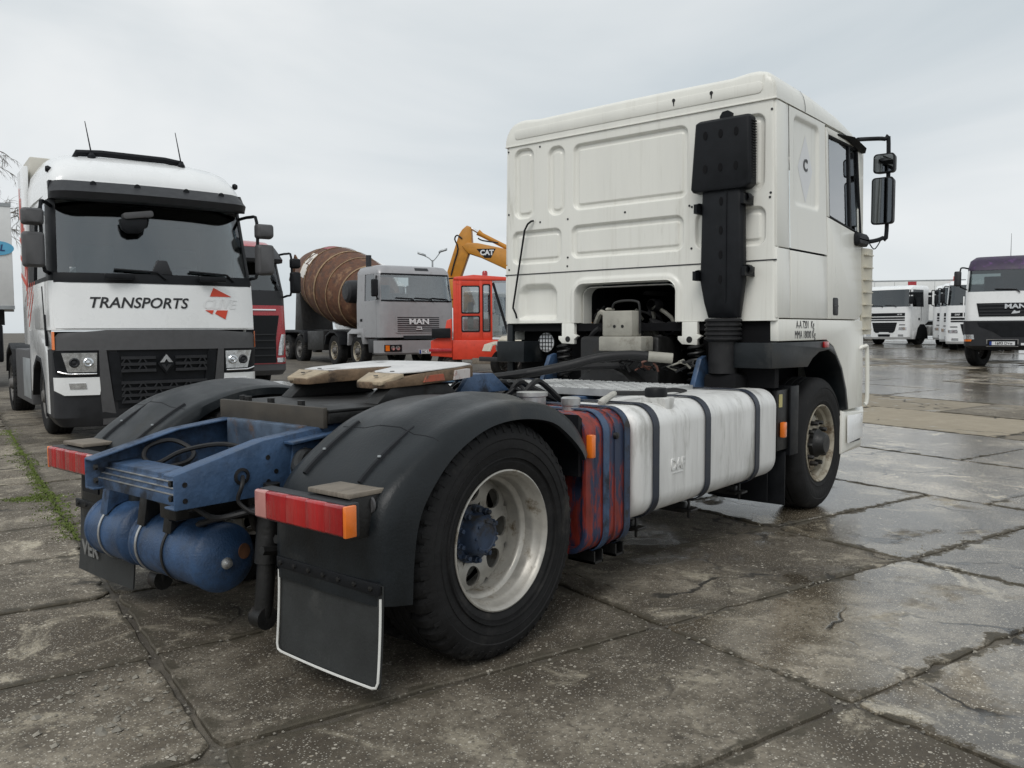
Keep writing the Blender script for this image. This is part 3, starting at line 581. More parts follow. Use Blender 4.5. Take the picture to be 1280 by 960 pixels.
MB().lathe([(.034, 0), (.034, -.004), (.001, -.005)], c=(-.70, -.243, .41), n=20).map(lambda x, y, z: (x+.070, y-.002+((x+.70)*.25+(z-.41)*.1), z+.025)).build('rust_patch', M('rust', RUST, .8, var=.4, scale=30), ta)
MB().lathe([(.026, .02), (.026, -.006), (.016, -.01), (.014, -.028), (.001, -.03)], c=(-.72, -.25, .40), n=12).build('drain_valve', m_steel, ta)
# rear lamps
for s in (-1, 1):
    y0, y1 = sorted((s*.70, s*1.235))
    lb = MB().box(-.845, -.785, y0+.005, y1-.005, .683, .806).build('rear_lamp', m_dgrey, TR, bevel=.006)
    edges = [.70, .772, .90, 1.02, 1.13, 1.228]
    for k in range(5):
        a, b = sorted((s*edges[k], s*edges[k+1]))
        m_ = m_paleens if k == 0 else (m_redlens2 if k == 2 else m_redlens)
        mb = MB().hgrid([-.862, -.845], lin(a, b, 2), lambda x, y: None)
        mb = MB().prism([(-.845, .690), (-.858, .693), (-.864, .70), (-.864, .795), (-.858, .801), (-.845, .803)], 'y', a, b).build('lens', m_, lb, bevel=.002)
    a, b = sorted((s*1.2285, s*1.246)); MB().box(-.862, -.812, a, b, .690, .802).build('lens', m_orange, lb, bevel=.004, label='amber end lens')
    a, b = sorted((s*.95, s*1.19)); MB().box(-.80, -.60, a, b, .812, .83).build('lamp_bracket', m_wood, TR, bevel=.003)
    a, b = sorted((s*.96, s*.985)); MB().box(-.785, -.60, a, b, .66, .811).build('lamp_bracket', m_grease, TR, bevel=.003)
    a, b = sorted((s*1.165, s*1.185)); MB().box(-.785, -.60, a, b, .66, .811).build('lamp_bracket', m_grease, TR, bevel=.003)
    MB().tube([(-.40, s*.43, .86), (-.5, s*.5, .87), (-.56, s*.55, .83), (-.60, s*.66, .82), (-.62, s*.8, .80)], .026, 10, smooth=5).build('conduit', m_greybox if s > 0 else m_grease, TR)
MB().box(-.79, -.78, .82, 1.0, .58, .67).build('old_number_plate', m_black, TR)
text('10', .085, m_lettergrey, TR, frame((-.7915, .915, .625), (0, -1, 0), (0, 0, 1)))
# fenders
crown = [(-.71, .41), (-.71, .60), (-.69, .745), (-.61, .85), (-.39, .992), (-.22, 1.055), (-.04, 1.09), (.16, 1.095), (.35, 1.06), (.49, .985), (.58, .885), (.605, .835)]
lip = [(-.575, .39), (-.565, .54), (-.54, .68), (-.485, .785), (-.37, .905), (-.23, .985), (-.08, 1.028), (.11, 1.034), (.30, 1.0), (.43, .925), (.52, .85), (.555, .80)]
cs = spline([Vector((a, b, 0)) for a, b in crown], 5); ls = spline([Vector((a, b, 0)) for a, b in lip], 5)
def fsec(i, s):
    c, l = cs[i], ls[i]; k = i/(len(cs)-1)
    rear = max(0, min(1, (.37-k)/.05))
    def mixp(t, y, up=0):
        q = c.lerp(l, t); return (q.x, s*y, q.y+up)
    ridge = .024*(1-rear)
    return [mixp(.75, .60), mixp(.2, .605), mixp(.04, .625), mixp(0, .66), mixp(0, .80, ridge*.2), mixp(-.02, .90, ridge), mixp(-.02, 1.02, ridge), mixp(.0, 1.10), mixp(.015, 1.165), mixp(.07, 1.205), mixp(.20, 1.232), mixp(.5, 1.248), mixp(1, 1.258), mixp(1.05, 1.245)]
for s in (-1, 1):
    fd = MB().loft([fsec(i, s) for i in range(len(cs))], closed=False, cap=False).build('rear_fender', m_fender, TR, solid=-.008, ang=50)
    i0 = 20
    MB().tube([(p.x, s*1.252, p.y) for p in ls], .009, 6).build('fender_lip', m_black, fd)
    MB().tube([(p.x, s*.603, p.y) for p in [c.lerp(l, .75) for c, l in zip(cs, ls)]], .008, 6).build('fender_lip', m_black, fd)
    MB().tube([Vector(p)+Vector((-.003, 0, .004)) for p in fsec(i0, s)[3:13]], .005, 6).build('fender_seam', m_black, fd)
    for yy in (.72, 1.06):
        pts = []
        for i in range(14, 22):
            c = cs[i]; pts.append((c.x-.006, s*yy, c.y+.006))
        MB().tube(pts, .013, 6).build('fender_rib', m_black, fd)
        q = pts[3]; MB().lathe([(.008, 0), (.007, .006), (.001, .007)], c=(q[0]-.008, q[1], q[2]+.008), ax='z', n=10).build('rivet', m_galv, fd)
    MB().lathe([(.034, 0), (.032, -.008), (.001, -.01)], c=(-.688, s*1.17, .775), ax='x', n=20).build('fender_cap', m_gplastic, fd)
    mb = MB().box(-.725, -.71, min(s*.63, s*1.25), max(s*.63, s*1.25), .455, .50)
    fl = MB().hgrid(lin(0, 1, 9), lin(0, 1, 7), lambda a, b: (-.70-.03*math.sin(a*3)*b*.3-.02*b*b, s*(.625+.62*a), .485-.375*b)).build('mud_flap', m_flap, TR, solid=.008)
    mb.build('clamp_bar', m_black, fl, bevel=.003)
    mb = MB()
    for k in range(7): mb.lathe([(.011, 0), (.009, -.007), (.001, -.008)], c=(-.725, s*(.66+.092*k), .478), ax='x', n=8)
    mb.build('rivets', m_grease, fl, kind='stuff')
    if s < 0:
        mb = MB(); g = lambda a, b: (-.709-.03*math.sin(a*3)*b*.3-.02*b*b, s*(.625+.62*a), .485-.375*b)
        pth = [g(0, t) for t in lin(.12, .93, 8)] + [g(.015, .985), g(.05, 1)] + [g(t, 1) for t in lin(.12, .88, 8)] + [g(.95, 1), g(.985, .985)] + [g(1, t) for t in lin(.93, .12, 8)]
        mb.tube(pth, .005, 6).build('flap_edging', m_edge, fl, label='white edging round the mud flap')
    else:
        text('VER', .11, m_lettergrey, fl, frame((-.728, s*1.08, .24), (0, -1, 0), (0, 0, 1)), bold=.003)
# fifth wheel
FP = rot_map((.3, 0, 1.2), 'Y', R(-3.2))
def plate_out(e): return [(.74, -.30), (.76, 0), (.74, .30), (.66, .42+e), (.45, .455+e), (.1, .455+e), (-.16, .40+e), (-.20, .30), (-.19, .20-e), (.02, .15-e), (.16, .105-e), (.30, .055-e), (.36, 0),
                          (.30, -.055+e), (.16, -.105+e), (.02, -.15+e), (-.19, -.20+e), (-.20, -.30), (-.16, -.40-e), (.1, -.455-e), (.45, -.455-e), (.66, -.42-e)]
PX = lambda x, y, z: (.05+(x+.20)*.745, y, z)
FP_ = FP; FP = lambda x, y, z: FP_(*PX(x, y, z))
fw = MB().prism(plate_out(0), 'z', 1.135, 1.198).map(lambda x, y, z: (x, y, z-(.030 if x < -.1 else 0)*(1 if z > 1.19 else 0))).map(FP).build('fifth_wheel', m_plate5side, TR, bevel=.006)
top_ = [p for p in plate_out(-.012)]
MB().prism([(max(x, -.03), y) for x, y in top_], 'z', 1.199, 1.2055).map(FP).build('coupling_plate', m_plate5, fw, bevel=.002)
for s in (-1, 1):
    a, b = sorted((s*.205, s*.385)); c, d = sorted((s*.165, s*.43))
    mb = MB(); P = [(-.19, a, 1.172), (-.19, b, 1.172), (-.035, d, 1.203), (-.035, c, 1.203)]
    mb.add(P+[(x, y, z-.02) for x, y, z in P], [(0, 1, 2, 3), (7, 6, 5, 4), (0, 4, 5, 1), (1, 5, 6, 2), (2, 6, 7, 3), (3, 7, 4, 0)]).map(FP).build('ramp_tip', m_rampwood, fw, bevel=.003)
    for x in (-.13, .02):
        MB().lathe([(.001, 0), (.014, 0), (.014, -.004)], c=(x, s*.30, 1.197 if x < -.1 else 1.2085), ax='z', n=10).map(FP).build('grease_hole', m_grease, fw)
a = MB().prism([(.50, 1.150), (.62, 1.158), (.62, 1.205), (.51, 1.20)], 'y', -.4665, -.44).build('paint_mark', M('pale worn paint', (.55, .52, .5), .6, dirt=(.3, .1, .07), damt=.5, dscale=20), fw)
MB().prism([(.28, 1.148), (.43, 1.152), (.42, 1.185), (.30, 1.18)], 'y', -.4645, -.45).build('paint_mark', M('worn red paint', (.38, .09, .05), .6, dirt=(.16, .1, .07), damt=.6, dscale=20), fw)
for s in (-1, 1):
    MB().prism([(.02, 1.05), (.12, 1.13), (.52, 1.13), (.62, 1.05)], 'y', s*.40, s*.30).build('saddle_bracket', m_grease, fw, bevel=.008)
MB().box(-.30, .80, -.44, .44, 1.035, 1.05).build('mounting_plate', m_grease, TR, bevel=.004)
MB().box(-.325, -.30, -.43, .43, .965, 1.06).build('mounting_plate', M('dusty steel angle', (.050, .043, .034), .65, var=.3, scale=8, dirt=(.05, .04, .03), damt=.4), TR, bevel=.004)
for s in (-1, 1):
    MB().box(-.30, .85, min(s*.31, s*.44), max(s*.31, s*.44), .985, 1.034).build('mounting_rail', m_grease, TR, bevel=.004)
for k, (x, y) in enumerate(((-.24, .1), (-.24, .3), (-.24, -.15), (-.22, .38))):
    MB().lathe([(.02, 0), (.02, .025), (.001, .027)], c=(x, y, 1.05), ax='z', n=6).build('bolt', m_grease, TR)
MB().prism([(.70, 1.05), (.80, 1.16), (1.0, 1.16), (1.15, 1.05)], 'y', -.30, -.26).prism([(.70, 1.05), (.80, 1.16), (1.0, 1.16), (1.15, 1.05)], 'y', .26, .30).box(.8, 1.0, -.26, .26, 1.12, 1.158).build('blue_bracket', m_blue, TR, bevel=.006)
# fuel tank
def round_tank(x0, x1, y0, y1, z0, z1, r, re, n=6):
    secs = []
    for k in range(n+1):
        a = R(90*k/n); secs.append((x0+re*(1-math.sin(a)), re*(1-math.cos(a))*.75))
    secs = secs[::-1]; secs += [(x1-(x-x0), q) for x, q in secs[::-1]]
    return [[(x, y, z) for y, z in rrect(y0+q, y1-q, z0+q, z1-q, r, 8)] for x, q in secs]
for s in (-1,):
    ft = MB().loft(round_tank(1.07, 2.93, -1.235, -.64, .395, 1.0, .12, .07)).build('fuel_tank', m_alu, TR, ang=50)
for x in (1.245, 1.85, 2.555):
    mb = MB(); o_ = rrect(-1.242, -.63, .388, 1.007, .125, 8)
    mb.loft([[(x+dx, y, z) for y, z in o_] for dx in (-.031, .031)], cap=False).build('tank_strap', m_strap, ft, solid=-.005)
    MB().box(x-.02, x+.02, -1.10, -.42, .30, .36).box(x-.045, x+.045, -1.16, -1.05, .315, .33).cyl((x, -1.12, .27), (x, -1.12, .40), .009, 8).build('tank_bracket', m_grease, ft, bevel=.004)
MB().lathe([(.001, .045), (.06, .045), (.066, .035), (.066, .0), (.055, -.01), (.05, -.05)], c=(0, 0, 0), ax='z', n=20).map(lambda x, y, z: (x+1.47, y*.96-1.11, z+1.035)).build('filler_cap', m_black, ft)
MB().prism([(1.405, 1.03), (1.535, 1.03), (1.49, .925), (1.455, .925)], 'y', -1.20, -1.04).build('filler_neck', m_alu, ft, bevel=.01)
text('DAF', .085, m_alu, ft, frame((1.50, -1.2365, .655), (1, 0, 0), (0, 0, 1)), ext=.004, bold=.002)
MB().box(1.44, 1.56, -1.2385, -1.232, .607, .613).build('emboss_line', m_alu, ft)
lt = MB().loft(round_tank(1.30, 2.93, .64, 1.235, .38, 1.0, .12, .07)).build('fuel_tank', m_alu, TR, ang=50)  # unseen left tank and straps, added to stop light coming in under the chassis
for x in (1.5, 2.1, 2.7): MB().loft([[(x+dx, y, z) for y, z in rrect(.63, 1.242, .373, 1.007, .125, 8)] for dx in (-.031, .031)], cap=False).build('tank_strap', m_strap, lt, solid=-.005)
MB().box(.66, 1.26, .60, 1.21, .32, .92).build('added_battery_box', m_black, TR, bevel=.02)  # unseen box, added to block light from the left side
MB().box(.85, 2.9, -.50, .50, .42, .60).build('added_silencer', m_grease, TR, bevel=.08)  # added block below the frame, put in to darken the underside
# red and blue hydraulic tank
ht = MB().loft([[(x, y, z) for y, z in rrect(-1.215, -.60, .30, 1.0, .11, 8)] for x in (.70, 1.04)]).build('hydraulic_tank', m_redblue, TR, bevel=.012, ang=50, label='red and blue worn hydraulic tank')
mb = MB(); oo, ii = rrect(-1.215, -.60, .30, 1.0, .11, 8), rrect(-1.19, -.625, .325, .975, .09, 8)
mb.loft([[(x, y, z) for y, z in q] for x, q in ((.70, oo), (.63, oo), (.63, ii), (.70, ii))], cap=False).build('tank_rim', m_redblue, ht, bevel=.005)
for x in (.79, .985):
    MB().loft([[(x+dx, y, z) for y, z in rrect(-1.222, -.59, .292, 1.007, .115, 8)] for dx in (-.025, .025)], cap=False).build('tank_strap', m_blue if x < .9 else m_hub, ht, solid=-.005)
    MB().box(x-.04, x+.04, -1.18, -1.02, .235, .247).box(x-.04, x-.03, -1.18, -1.02, .235, .30).box(x+.03, x+.04, -1.18, -1.02, .235, .30).build('strap_foot', m_grease, ht)
MB().loft([[(x, y, z) for y, z in rrect(-1.219, -.59, .296, 1.004, .112, 8)] for x in (.875, .885)], cap=False).build('weld_ridge', m_redblue, ht, solid=-.003)
MB().lathe([(.02, 0), (.017, -.015), (.001, -.018)], c=(.885, -1.215, .875), n=12).build('plug', m_grease, ht)
MB().lathe([(.045, 0), (.045, .02), (.05, .025), (.05, .06), (.04, .066), (.001, .066)], c=(.80, -1.0, 1.0), ax='z', n=24).build('filler_cap', m_steel, ht)
MB().lathe([(.075, 0), (.075, .05), (.085, .055), (.085, .075), (.001, .08)], c=(.86, -.70, 1.0), ax='z', n=24).build('filler_cap', m_steel, ht)
MB().tube([(1.08, -.99, 1.015), (1.2, -.965, 1.035), (1.32, -.93, 1.05)], [.012, .018, .020, .019, .018, .019, .018, .017, .014], 10, smooth=4).build('wrapped_hose_end', M('white tape', (.42, .41, .37), .7, var=.2, scale=30), TR)
MB().tube([(1.32, -.93, 1.05), (1.7, -.93, 1.03), (2.0, -.92, 1.03), (2.3, -.85, 1.0)], .014, 8, smooth=5).build('hose', m_hose, TR)
MB().box(.625, .662, -1.252, -1.216, .79, .905).build('side_marker', m_orange, TR, bevel=.008)
MB().prism([(.60, .70), (.63, .70), (.63, .98), (.60, 1.0)], 'y', -1.19, -.62).build('splash_panel', m_black, TR)
# front wheel splash guard, flap and marker
MB().prism([(3.20, .50), (3.215, 1.0), (3.26, 1.0), (3.245, .50)], 'y', -1.20, -.80).build('splash_guard', m_black, TR, bevel=.004)
MB().box(3.19, 3.34, -1.215, -1.20, .50, 1.0).build('splash_guard', m_black, TR, bevel=.003)
MB().box(3.16, 3.172, -1.19, -.66, .14, .53).build('mud_flap', m_black, TR, bevel=.003)
MB().box(3.015, 3.03, -1.12, -.66, .18, .6).build('mud_flap', m_black, TR, bevel=.003)
MB().box(3.03, 3.08, -1.235, -1.20, .645, .755).build('side_marker', m_orange, TR, bevel=.008)
MB().box(3.0, 3.2, -1.195, -1.15, .55, .98).build('bracket_panel', m_grease, TR, bevel=.005)
MB().box(3.02, 3.06, -1.205, -1.196, .86, .95).build('paint_patch', M('flaked yellow label', (.5, .45, .2), .7), TR)
# engine, gearbox and clutter between the rails
mb = MB().box(2.80, 4.4, -.36, .36, .62, 1.36).box(2.2, 2.8, -.28, .28, .62, 1.02).cyl((1.7, 0, .78), (2.3, 0, .8), .2, 16).cyl((2.6, 0, .8), (2.8, 0, .8), .34, 18)
mb.build('engine', m_grease, TR, bevel=.03)
gb = MB().box(2.60, 2.74, -.25, .01, 1.36, 1.55).box(2.58, 2.76, -.34, .03, 1.25, 1.36).box(2.62, 2.72, -.03, .0, 1.55, 1.575).build('control_box', m_greybox, TR, bevel=.012, label='dirty grey casing in the cab cut-out')
for y in (-.10, -.17): MB().lathe([(.012, 0), (.012, -.004), (.001, -.005)], c=(2.60, y, 1.435), ax='x', n=8).build('screw', m_grease, gb)
MB().tube([(2.68, -.03, 1.57), (2.68, -.05, 1.61), (2.69, -.12, 1.625), (2.70, -.22, 1.62), (2.70, -.255, 1.58), (2.70, -.26, 1.38)], .009, 7, smooth=4).build('pipe', m_grease, TR)
MB().tube([(1.62, .50, 1.06), (1.78, .25, 1.09), (1.98, -.05, 1.15), (2.15, -.26, 1.215), (2.30, -.42, 1.235), (2.38, -.52, 1.225)], .032, 12, smooth=6).build('corrugated_hose', m_hose, TR)
MB().tube([(2.38, -.52, 1.225), (2.47, -.66, 1.21)], .036, 12).build('hose_cuff', m_greybox, TR)
MB().tube([(1.3, .75, 1.05), (1.6, .35, 1.08), (1.9, .1, 1.12), (2.2, .0, 1.14), (2.5, -.2, 1.15)], .024, 9, smooth=6).build('hose', m_hose, TR)
MB().tube([(.95, .9, 1.10), (1.2, .5, 1.09), (1.5, .2, 1.08)], .02, 8, smooth=4).build('pale_blue_pipe', M('pale blue pipe', (.22, .36, .48), .5), TR)
rr = random.Random(3)
for k in range(16):
    x = rr.uniform(.95, 1.45); y = rr.uniform(-.45, .7); x2, y2 = x+rr.uniform(.1, .35), y+rr.uniform(-.4, .3)
    MB().tube([(x, y, 1.0), (x+.05, y-.05, 1.01+rr.uniform(.03, .10)), ((x+x2)/2, (y+y2)/2, 1.02+rr.uniform(0, .09)), (x2, y2, .98)], rr.choice([.008, .012, .018]), 6, smooth=5).build('air_hose', rr.choice([m_hose, m_hose, m_grease, m_hose]), TR)
for k in range(14):
    y = -.75+k*.075; r_ = rr.uniform(.025, .07)
    MB().tube([(2.55+rr.uniform(-.1, .1), y+r_*math.cos(t), 1.12+r_*math.sin(t)*1.2) for t in lin(0, 2.6+rr.random(), 8)], rr.choice([.005, .008, .011]), 6).build('cable_loop', rr.choice([m_hose, m_greybox, m_hose, M('brown cable', (.16, .07, .05), .6)]), TR)
for x, y, r_ in ((1.45, .15, .05), (1.55, -.3, .04), (1.3, -.2, .05)):
    MB().lathe([(r_*.7, 0), (r_, .03), (r_, .07), (r_*.6, .09), (.001, .095)], c=(x, y, .94), ax='z', n=14).build('air_valve', rr.choice([m_grease, m_greybox, m_grease]), TR)
for k in range(26):
    x = rr.uniform(2.95, 3.3); y = rr.uniform(-.42, .44); z = rr.uniform(1.28, 1.55)
    MB().tube([(x, y, z), (x-.05, y+rr.uniform(-.12, .12), z+rr.uniform(0, .10)), (x-.02, y+rr.uniform(-.2, .2), z+rr.uniform(-.05, .08)), (x+.05, y+rr.uniform(-.25, .25), z-.2)], rr.choice([.006, .01, .016, .024]), 7, smooth=4).build('engine_pipe', rr.choice([m_hose, m_grease, m_greybox, m_hose]), TR)
for x, y, z, r_ in ((3.0, -.36, 1.42, .05), (3.05, .2, 1.45, .06), (3.0, .36, 1.40, .045), (3.1, -.15, 1.6, .05)):
    MB().lathe([(r_*.8, -.06), (r_, -.04), (r_, .05), (r_*.6, .07), (.001, .07)], c=(x, y, z), ax='x', n=16).build('engine_part', rr.choice([m_grease, m_hose, m_greybox]), TR)
# catwalk with raised studs
cw = MB().box(1.80, 2.5, -.80, .40, 1.024, 1.030).box(1.80, 1.804, -.80, .40, .985, 1.024).box(1.80, 2.5, -.80, -.796, .985, 1.024).box(1.80, 2.5, .396, .40, .985, 1.024).build('catwalk', m_plate, TR)
mb = MB()
for i in range(14):
    for j in range(24):
        x, y = 1.83+i*.05, -.77+j*.049; a = .02 if (i+j) % 2 else -.02
        mb.beam((x-abs(a)*.7, y-a*.7, 1.0325), (x+abs(a)*.7, y+a*.7, 1.0325), .012, .006)
mb.build('tread_studs', m_plate, cw, kind='stuff')
for s in (-1, 1):
    mb = MB(); mb.tube([(2.93+.055*math.cos(t), s*.60+.055*math.sin(t), 1.02+t*.0075) for t in lin(0, 37, 110)], .012, 6).build('cab_spring', m_grease, TR)
    MB().prism([(2.70, .98), (2.82, 1.2), (2.9, 1.22), (2.98, .98)], 'y', s*.70, s*.66).build('cab_bracket', m_blue, TR, bevel=.006)
# work lamp behind the cab
wl = MB().lathe([(.088, 0), (.09, .03), (.05, .08), (.001, .085)], c=(3.02, .86, 1.305), ax='x', n=28).build('work_lamp', m_black, TR)
MB().lathe([(.001, -.006), (.06, -.004), (.083, .002)], c=(3.015, .86, 1.305), ax='x', n=28).build('lens', m_platewhite, wl)
mb = MB()
for k in range(-2, 3):
    h = math.sqrt(max(.083**2-(k*.032)**2, .0001)); mb.tube([(3.004, .86+k*.032, 1.305-h), (3.004, .86+k*.032, 1.305+h)], .0032, 5); mb.tube([(3.004, .86-h, 1.305+k*.032), (3.004, .86+h, 1.305+k*.032)], .0032, 5)
mb.build('wire_guard', m_black, wl, kind='stuff')
MB().box(3.10, 3.3, .45, 1.2, .95, 1.45).build('splash_wall', m_dark, TR)
MB().box(2.915, 2.955, 1.15, 1.215, .75, 1.465).build('splash_wall', m_fender, TR, bevel=.01)
# ------------------------------------------------ cab rear wall (embossed panels)
def sdrr(y, z, p, r):
    y0, y1, z0, z1 = p; cy, cz = (y0+y1)/2, (z0+z1)/2; qy, qz = abs(y-cy)-(y1-y0)/2+r, abs(z-cz)-(z1-z0)/2+r
    return math.hypot(max(qy, 0), max(qz, 0))+min(max(qy, qz), 0)-r
def sm(x): x = max(0, min(1, x)); return x*x*(3-2*x)
PAN = [(.90, 1.105, 2.355, 2.935), (.58, .745, 2.355, 2.91), (-.53, .49, 2.375, 2.895), (.615, 1.13, 1.97, 2.247), (-.50, .51, 1.99, 2.25), (-1.128, -.60, 1.99, 2.255), (-1.115, -.60, 2.37, 2.885)]
def emboss(y, z):
    d = 0
    for p in PAN:
        s_ = sdrr(y, z, p, .06 if p[1]-p[0] > .3 else .07)
        d = max(d, .027*sm((.004-s_)/.015) - .012*sm((-.036-s_)/.014))
    return d
ys = lin(-1, 1, 421); zs = lin(1.888, 2.972, 211)
up = MB().hgrid(ys, zs, lambda a, z: (XC+emboss(a*hw(z), z)-.012*0+.03*max(0, (abs(a)-.975)/.025)**2, a*hw(z), z)).build('cab_rear_wall', m_white, TR, ang=60)
mb = MB()
for y, z in ((1.17, 2.93), (1.17, 2.40), (.83, 2.93), (.83, 2.31), (.545, 2.31), (.545, 2.0), (0, 2.315), (-.55, 2.31), (-.57, 2.0), (1.17, 1.93), (.55, 1.93), (-.57, 2.30), (-1.165, 2.90), (-1.16, 2.31), (-1.165, 2.34)):
    mb.lathe([(.0085, 0), (.0085, -.004), (.001, -.006)], c=(XC, y, z), ax='x', n=8)
mb.build('wall_screws', m_dgrey, up, kind='stuff')
# lower rear wall with the engine cut-out and stowage recess
OY0, OY1, OZ = -.452, .470, 1.782
def low_ok(y, z): return sdrr(y, z, (OY0, OY1, 1.2, OZ), .09) > -.004
def lowd(y, z):
    q = sdrr(y, z, (.665, 1.057, 1.50, 1.95), .02); 
    arch = max(q, math.hypot(max(abs(y-.861)-.10, 0), max(z-1.69, 0))-.10)
    d = .055*sm((.012-arch)/.05)
    e = sdrr(y, z, (-1.15, -.90, 1.52, 1.845), .05); d = max(d, -.016*sm((.01-e)/.03))
    o = sdrr(y, z, (OY0, OY1, 1.2, OZ), .10); d -= .014*sm((.055-o)/.03)
    return d
ys = lin(-1, 1, 261); zs = lin(1.468, 1.880, 53)
lw = MB().hgrid(ys, zs, lambda a, z: (XC+lowd(a*hw(z), z)+.03*max(0, (abs(a)-.975)/.025)**2, a*hw(z), z) if low_ok(a*hw(z), z) else None).build('cab_rear_wall_lower', m_white, TR, ang=60)
pth = [(OY1, 1.468)] + [(OY1-.09+.09*math.cos(R(a)), OZ-.09+.09*math.sin(R(a))) for a in range(0, 91, 10)] + [(OY0+.09-.09*math.cos(R(a)), OZ-.09+.09*math.sin(R(a))) for a in range(90, -1, -10)] + [(OY0, 1.468)]
MB().loft([[(x, y, z) for y, z in [(p[0]*k+.009*(1-k), p[1]*k+1.40*(1-k)) for p in pth]] for x, k in ((XC-.016, 1.012), (XC-.022, 1.0), (XC-.012, .985), (XC+.10, .975))], closed=False, cap=False).build('cut_out_flange', m_white, lw, ang=60)
# tunnel inside the cut-out
i_ = [(p[0]*.93+.009*.07, p[1]*.93+1.40*.07) for p in pth]
MB().loft([[(x, y, z) for y, z in q] for x, q in ((XC+.06, i_), (XC+.18, i_))], closed=False, cap=False).build('tunnel_lip', m_white, TR, solid=.004)
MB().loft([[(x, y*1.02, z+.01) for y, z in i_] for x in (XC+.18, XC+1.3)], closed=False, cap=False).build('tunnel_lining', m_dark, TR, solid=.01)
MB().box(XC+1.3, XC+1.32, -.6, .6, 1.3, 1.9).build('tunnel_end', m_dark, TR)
for y0, y1 in ((.45, .625), (-.63, -.50)):
    c = (y0+y1)/2; w_ = .062
    MB().prism([(c-w_, 1.466), (c+w_, 1.466), (c+w_, 1.36), (c+w_+.035, 1.36), (c+w_+.035, 1.335), (c+w_, 1.30), (c-w_, 1.295), (c-w_, 1.335), (c-w_-.035, 1.36), (c-w_, 1.375)], 'x', XC-.012, XC+.03).build('cab_mount', m_white, TR, bevel=.004)
    MB().lathe([(.024, 0), (.024, -.003), (.001, -.004)], c=(XC-.012, c, 1.335), ax='x', n=14).build('bolt', m_grease, TR)
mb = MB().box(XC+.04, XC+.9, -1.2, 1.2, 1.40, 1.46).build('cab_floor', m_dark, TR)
# trim strip between the walls
MB().box(XC-.004, XC+.03, -1.212, 1.212, 1.880, 1.888).build('wall_joint', m_dgrey, TR)
# roof
def roof_sec(x, zt, hwid, zg_=2.974):
    pts = []; top = zt-zg_
    prof = [(-1, 0), (-1.0, .18), (-.995, .36), (-.985, .56), (-.965, .76), (-.93, .92), (-.885, .99), (-.84, 1.0), (-.78, .97), (-.72, .93), (-.4, .95), (0, .96)]
    prof += [(-a, b) for a, b in prof[-2::-1]]
    return [(x, hwid*a, zg_+top*b) for a, b in prof]
secs = [roof_sec(XC+.012, 3.10, 1.19), roof_sec(XC+.004, 3.13, 1.194), roof_sec(XC+.01, 3.155, 1.194), roof_sec(XC+.035, 3.178, 1.193), roof_sec(XC+.09, 3.19, 1.193)]
secs = [roof_sec(XC-.004, 3.145, 1.196), roof_sec(XC+.008, 3.168, 1.196), roof_sec(XC+.035, 3.182, 1.195), roof_sec(XC+.09, 3.188, 1.194), roof_sec(3.6, 3.175, 1.192), roof_sec(4.2, 3.125, 1.187), roof_sec(4.55, 3.07, 1.17), roof_sec(4.8, 3.01, 1.12), roof_sec(4.9, 2.98, 1.06)]
rf = MB().loft(secs).build('cab_roof', m_white, TR, ang=50)
MB().prism(rrect(-1.10, 1.10, 3.02, 3.10, .035), 'x', XC-.010, XC).build('roof_panel', m_white, rf, bevel=.005)
MB().box(XC-.012, XC+.03, -1.20, 1.20, 2.966, 2.976).build('rain_gutter', m_white, rf, bevel=.003)
for y in (-.42, -.72):
    MB().lathe([(.013, 0), (.013, -.004), (.001, -.005)], c=(XC-.010, y, 3.085), ax='x', n=10).prism([(y-.006, 3.085), (y+.006, 3.085), (y+.003, 3.045), (y-.003, 3.045)], 'x', XC-.0135, XC-.009).build('drain_hole', m_grease, rf)
for x in (3.42,): MB().loft([[(x+dx, y, z+.0015) for (x_, y, z) in roof_sec(x, 3.18, 1.196)] for dx in (-.004, .004)], closed=False, cap=False).build('roof_seam', m_dgrey, rf)
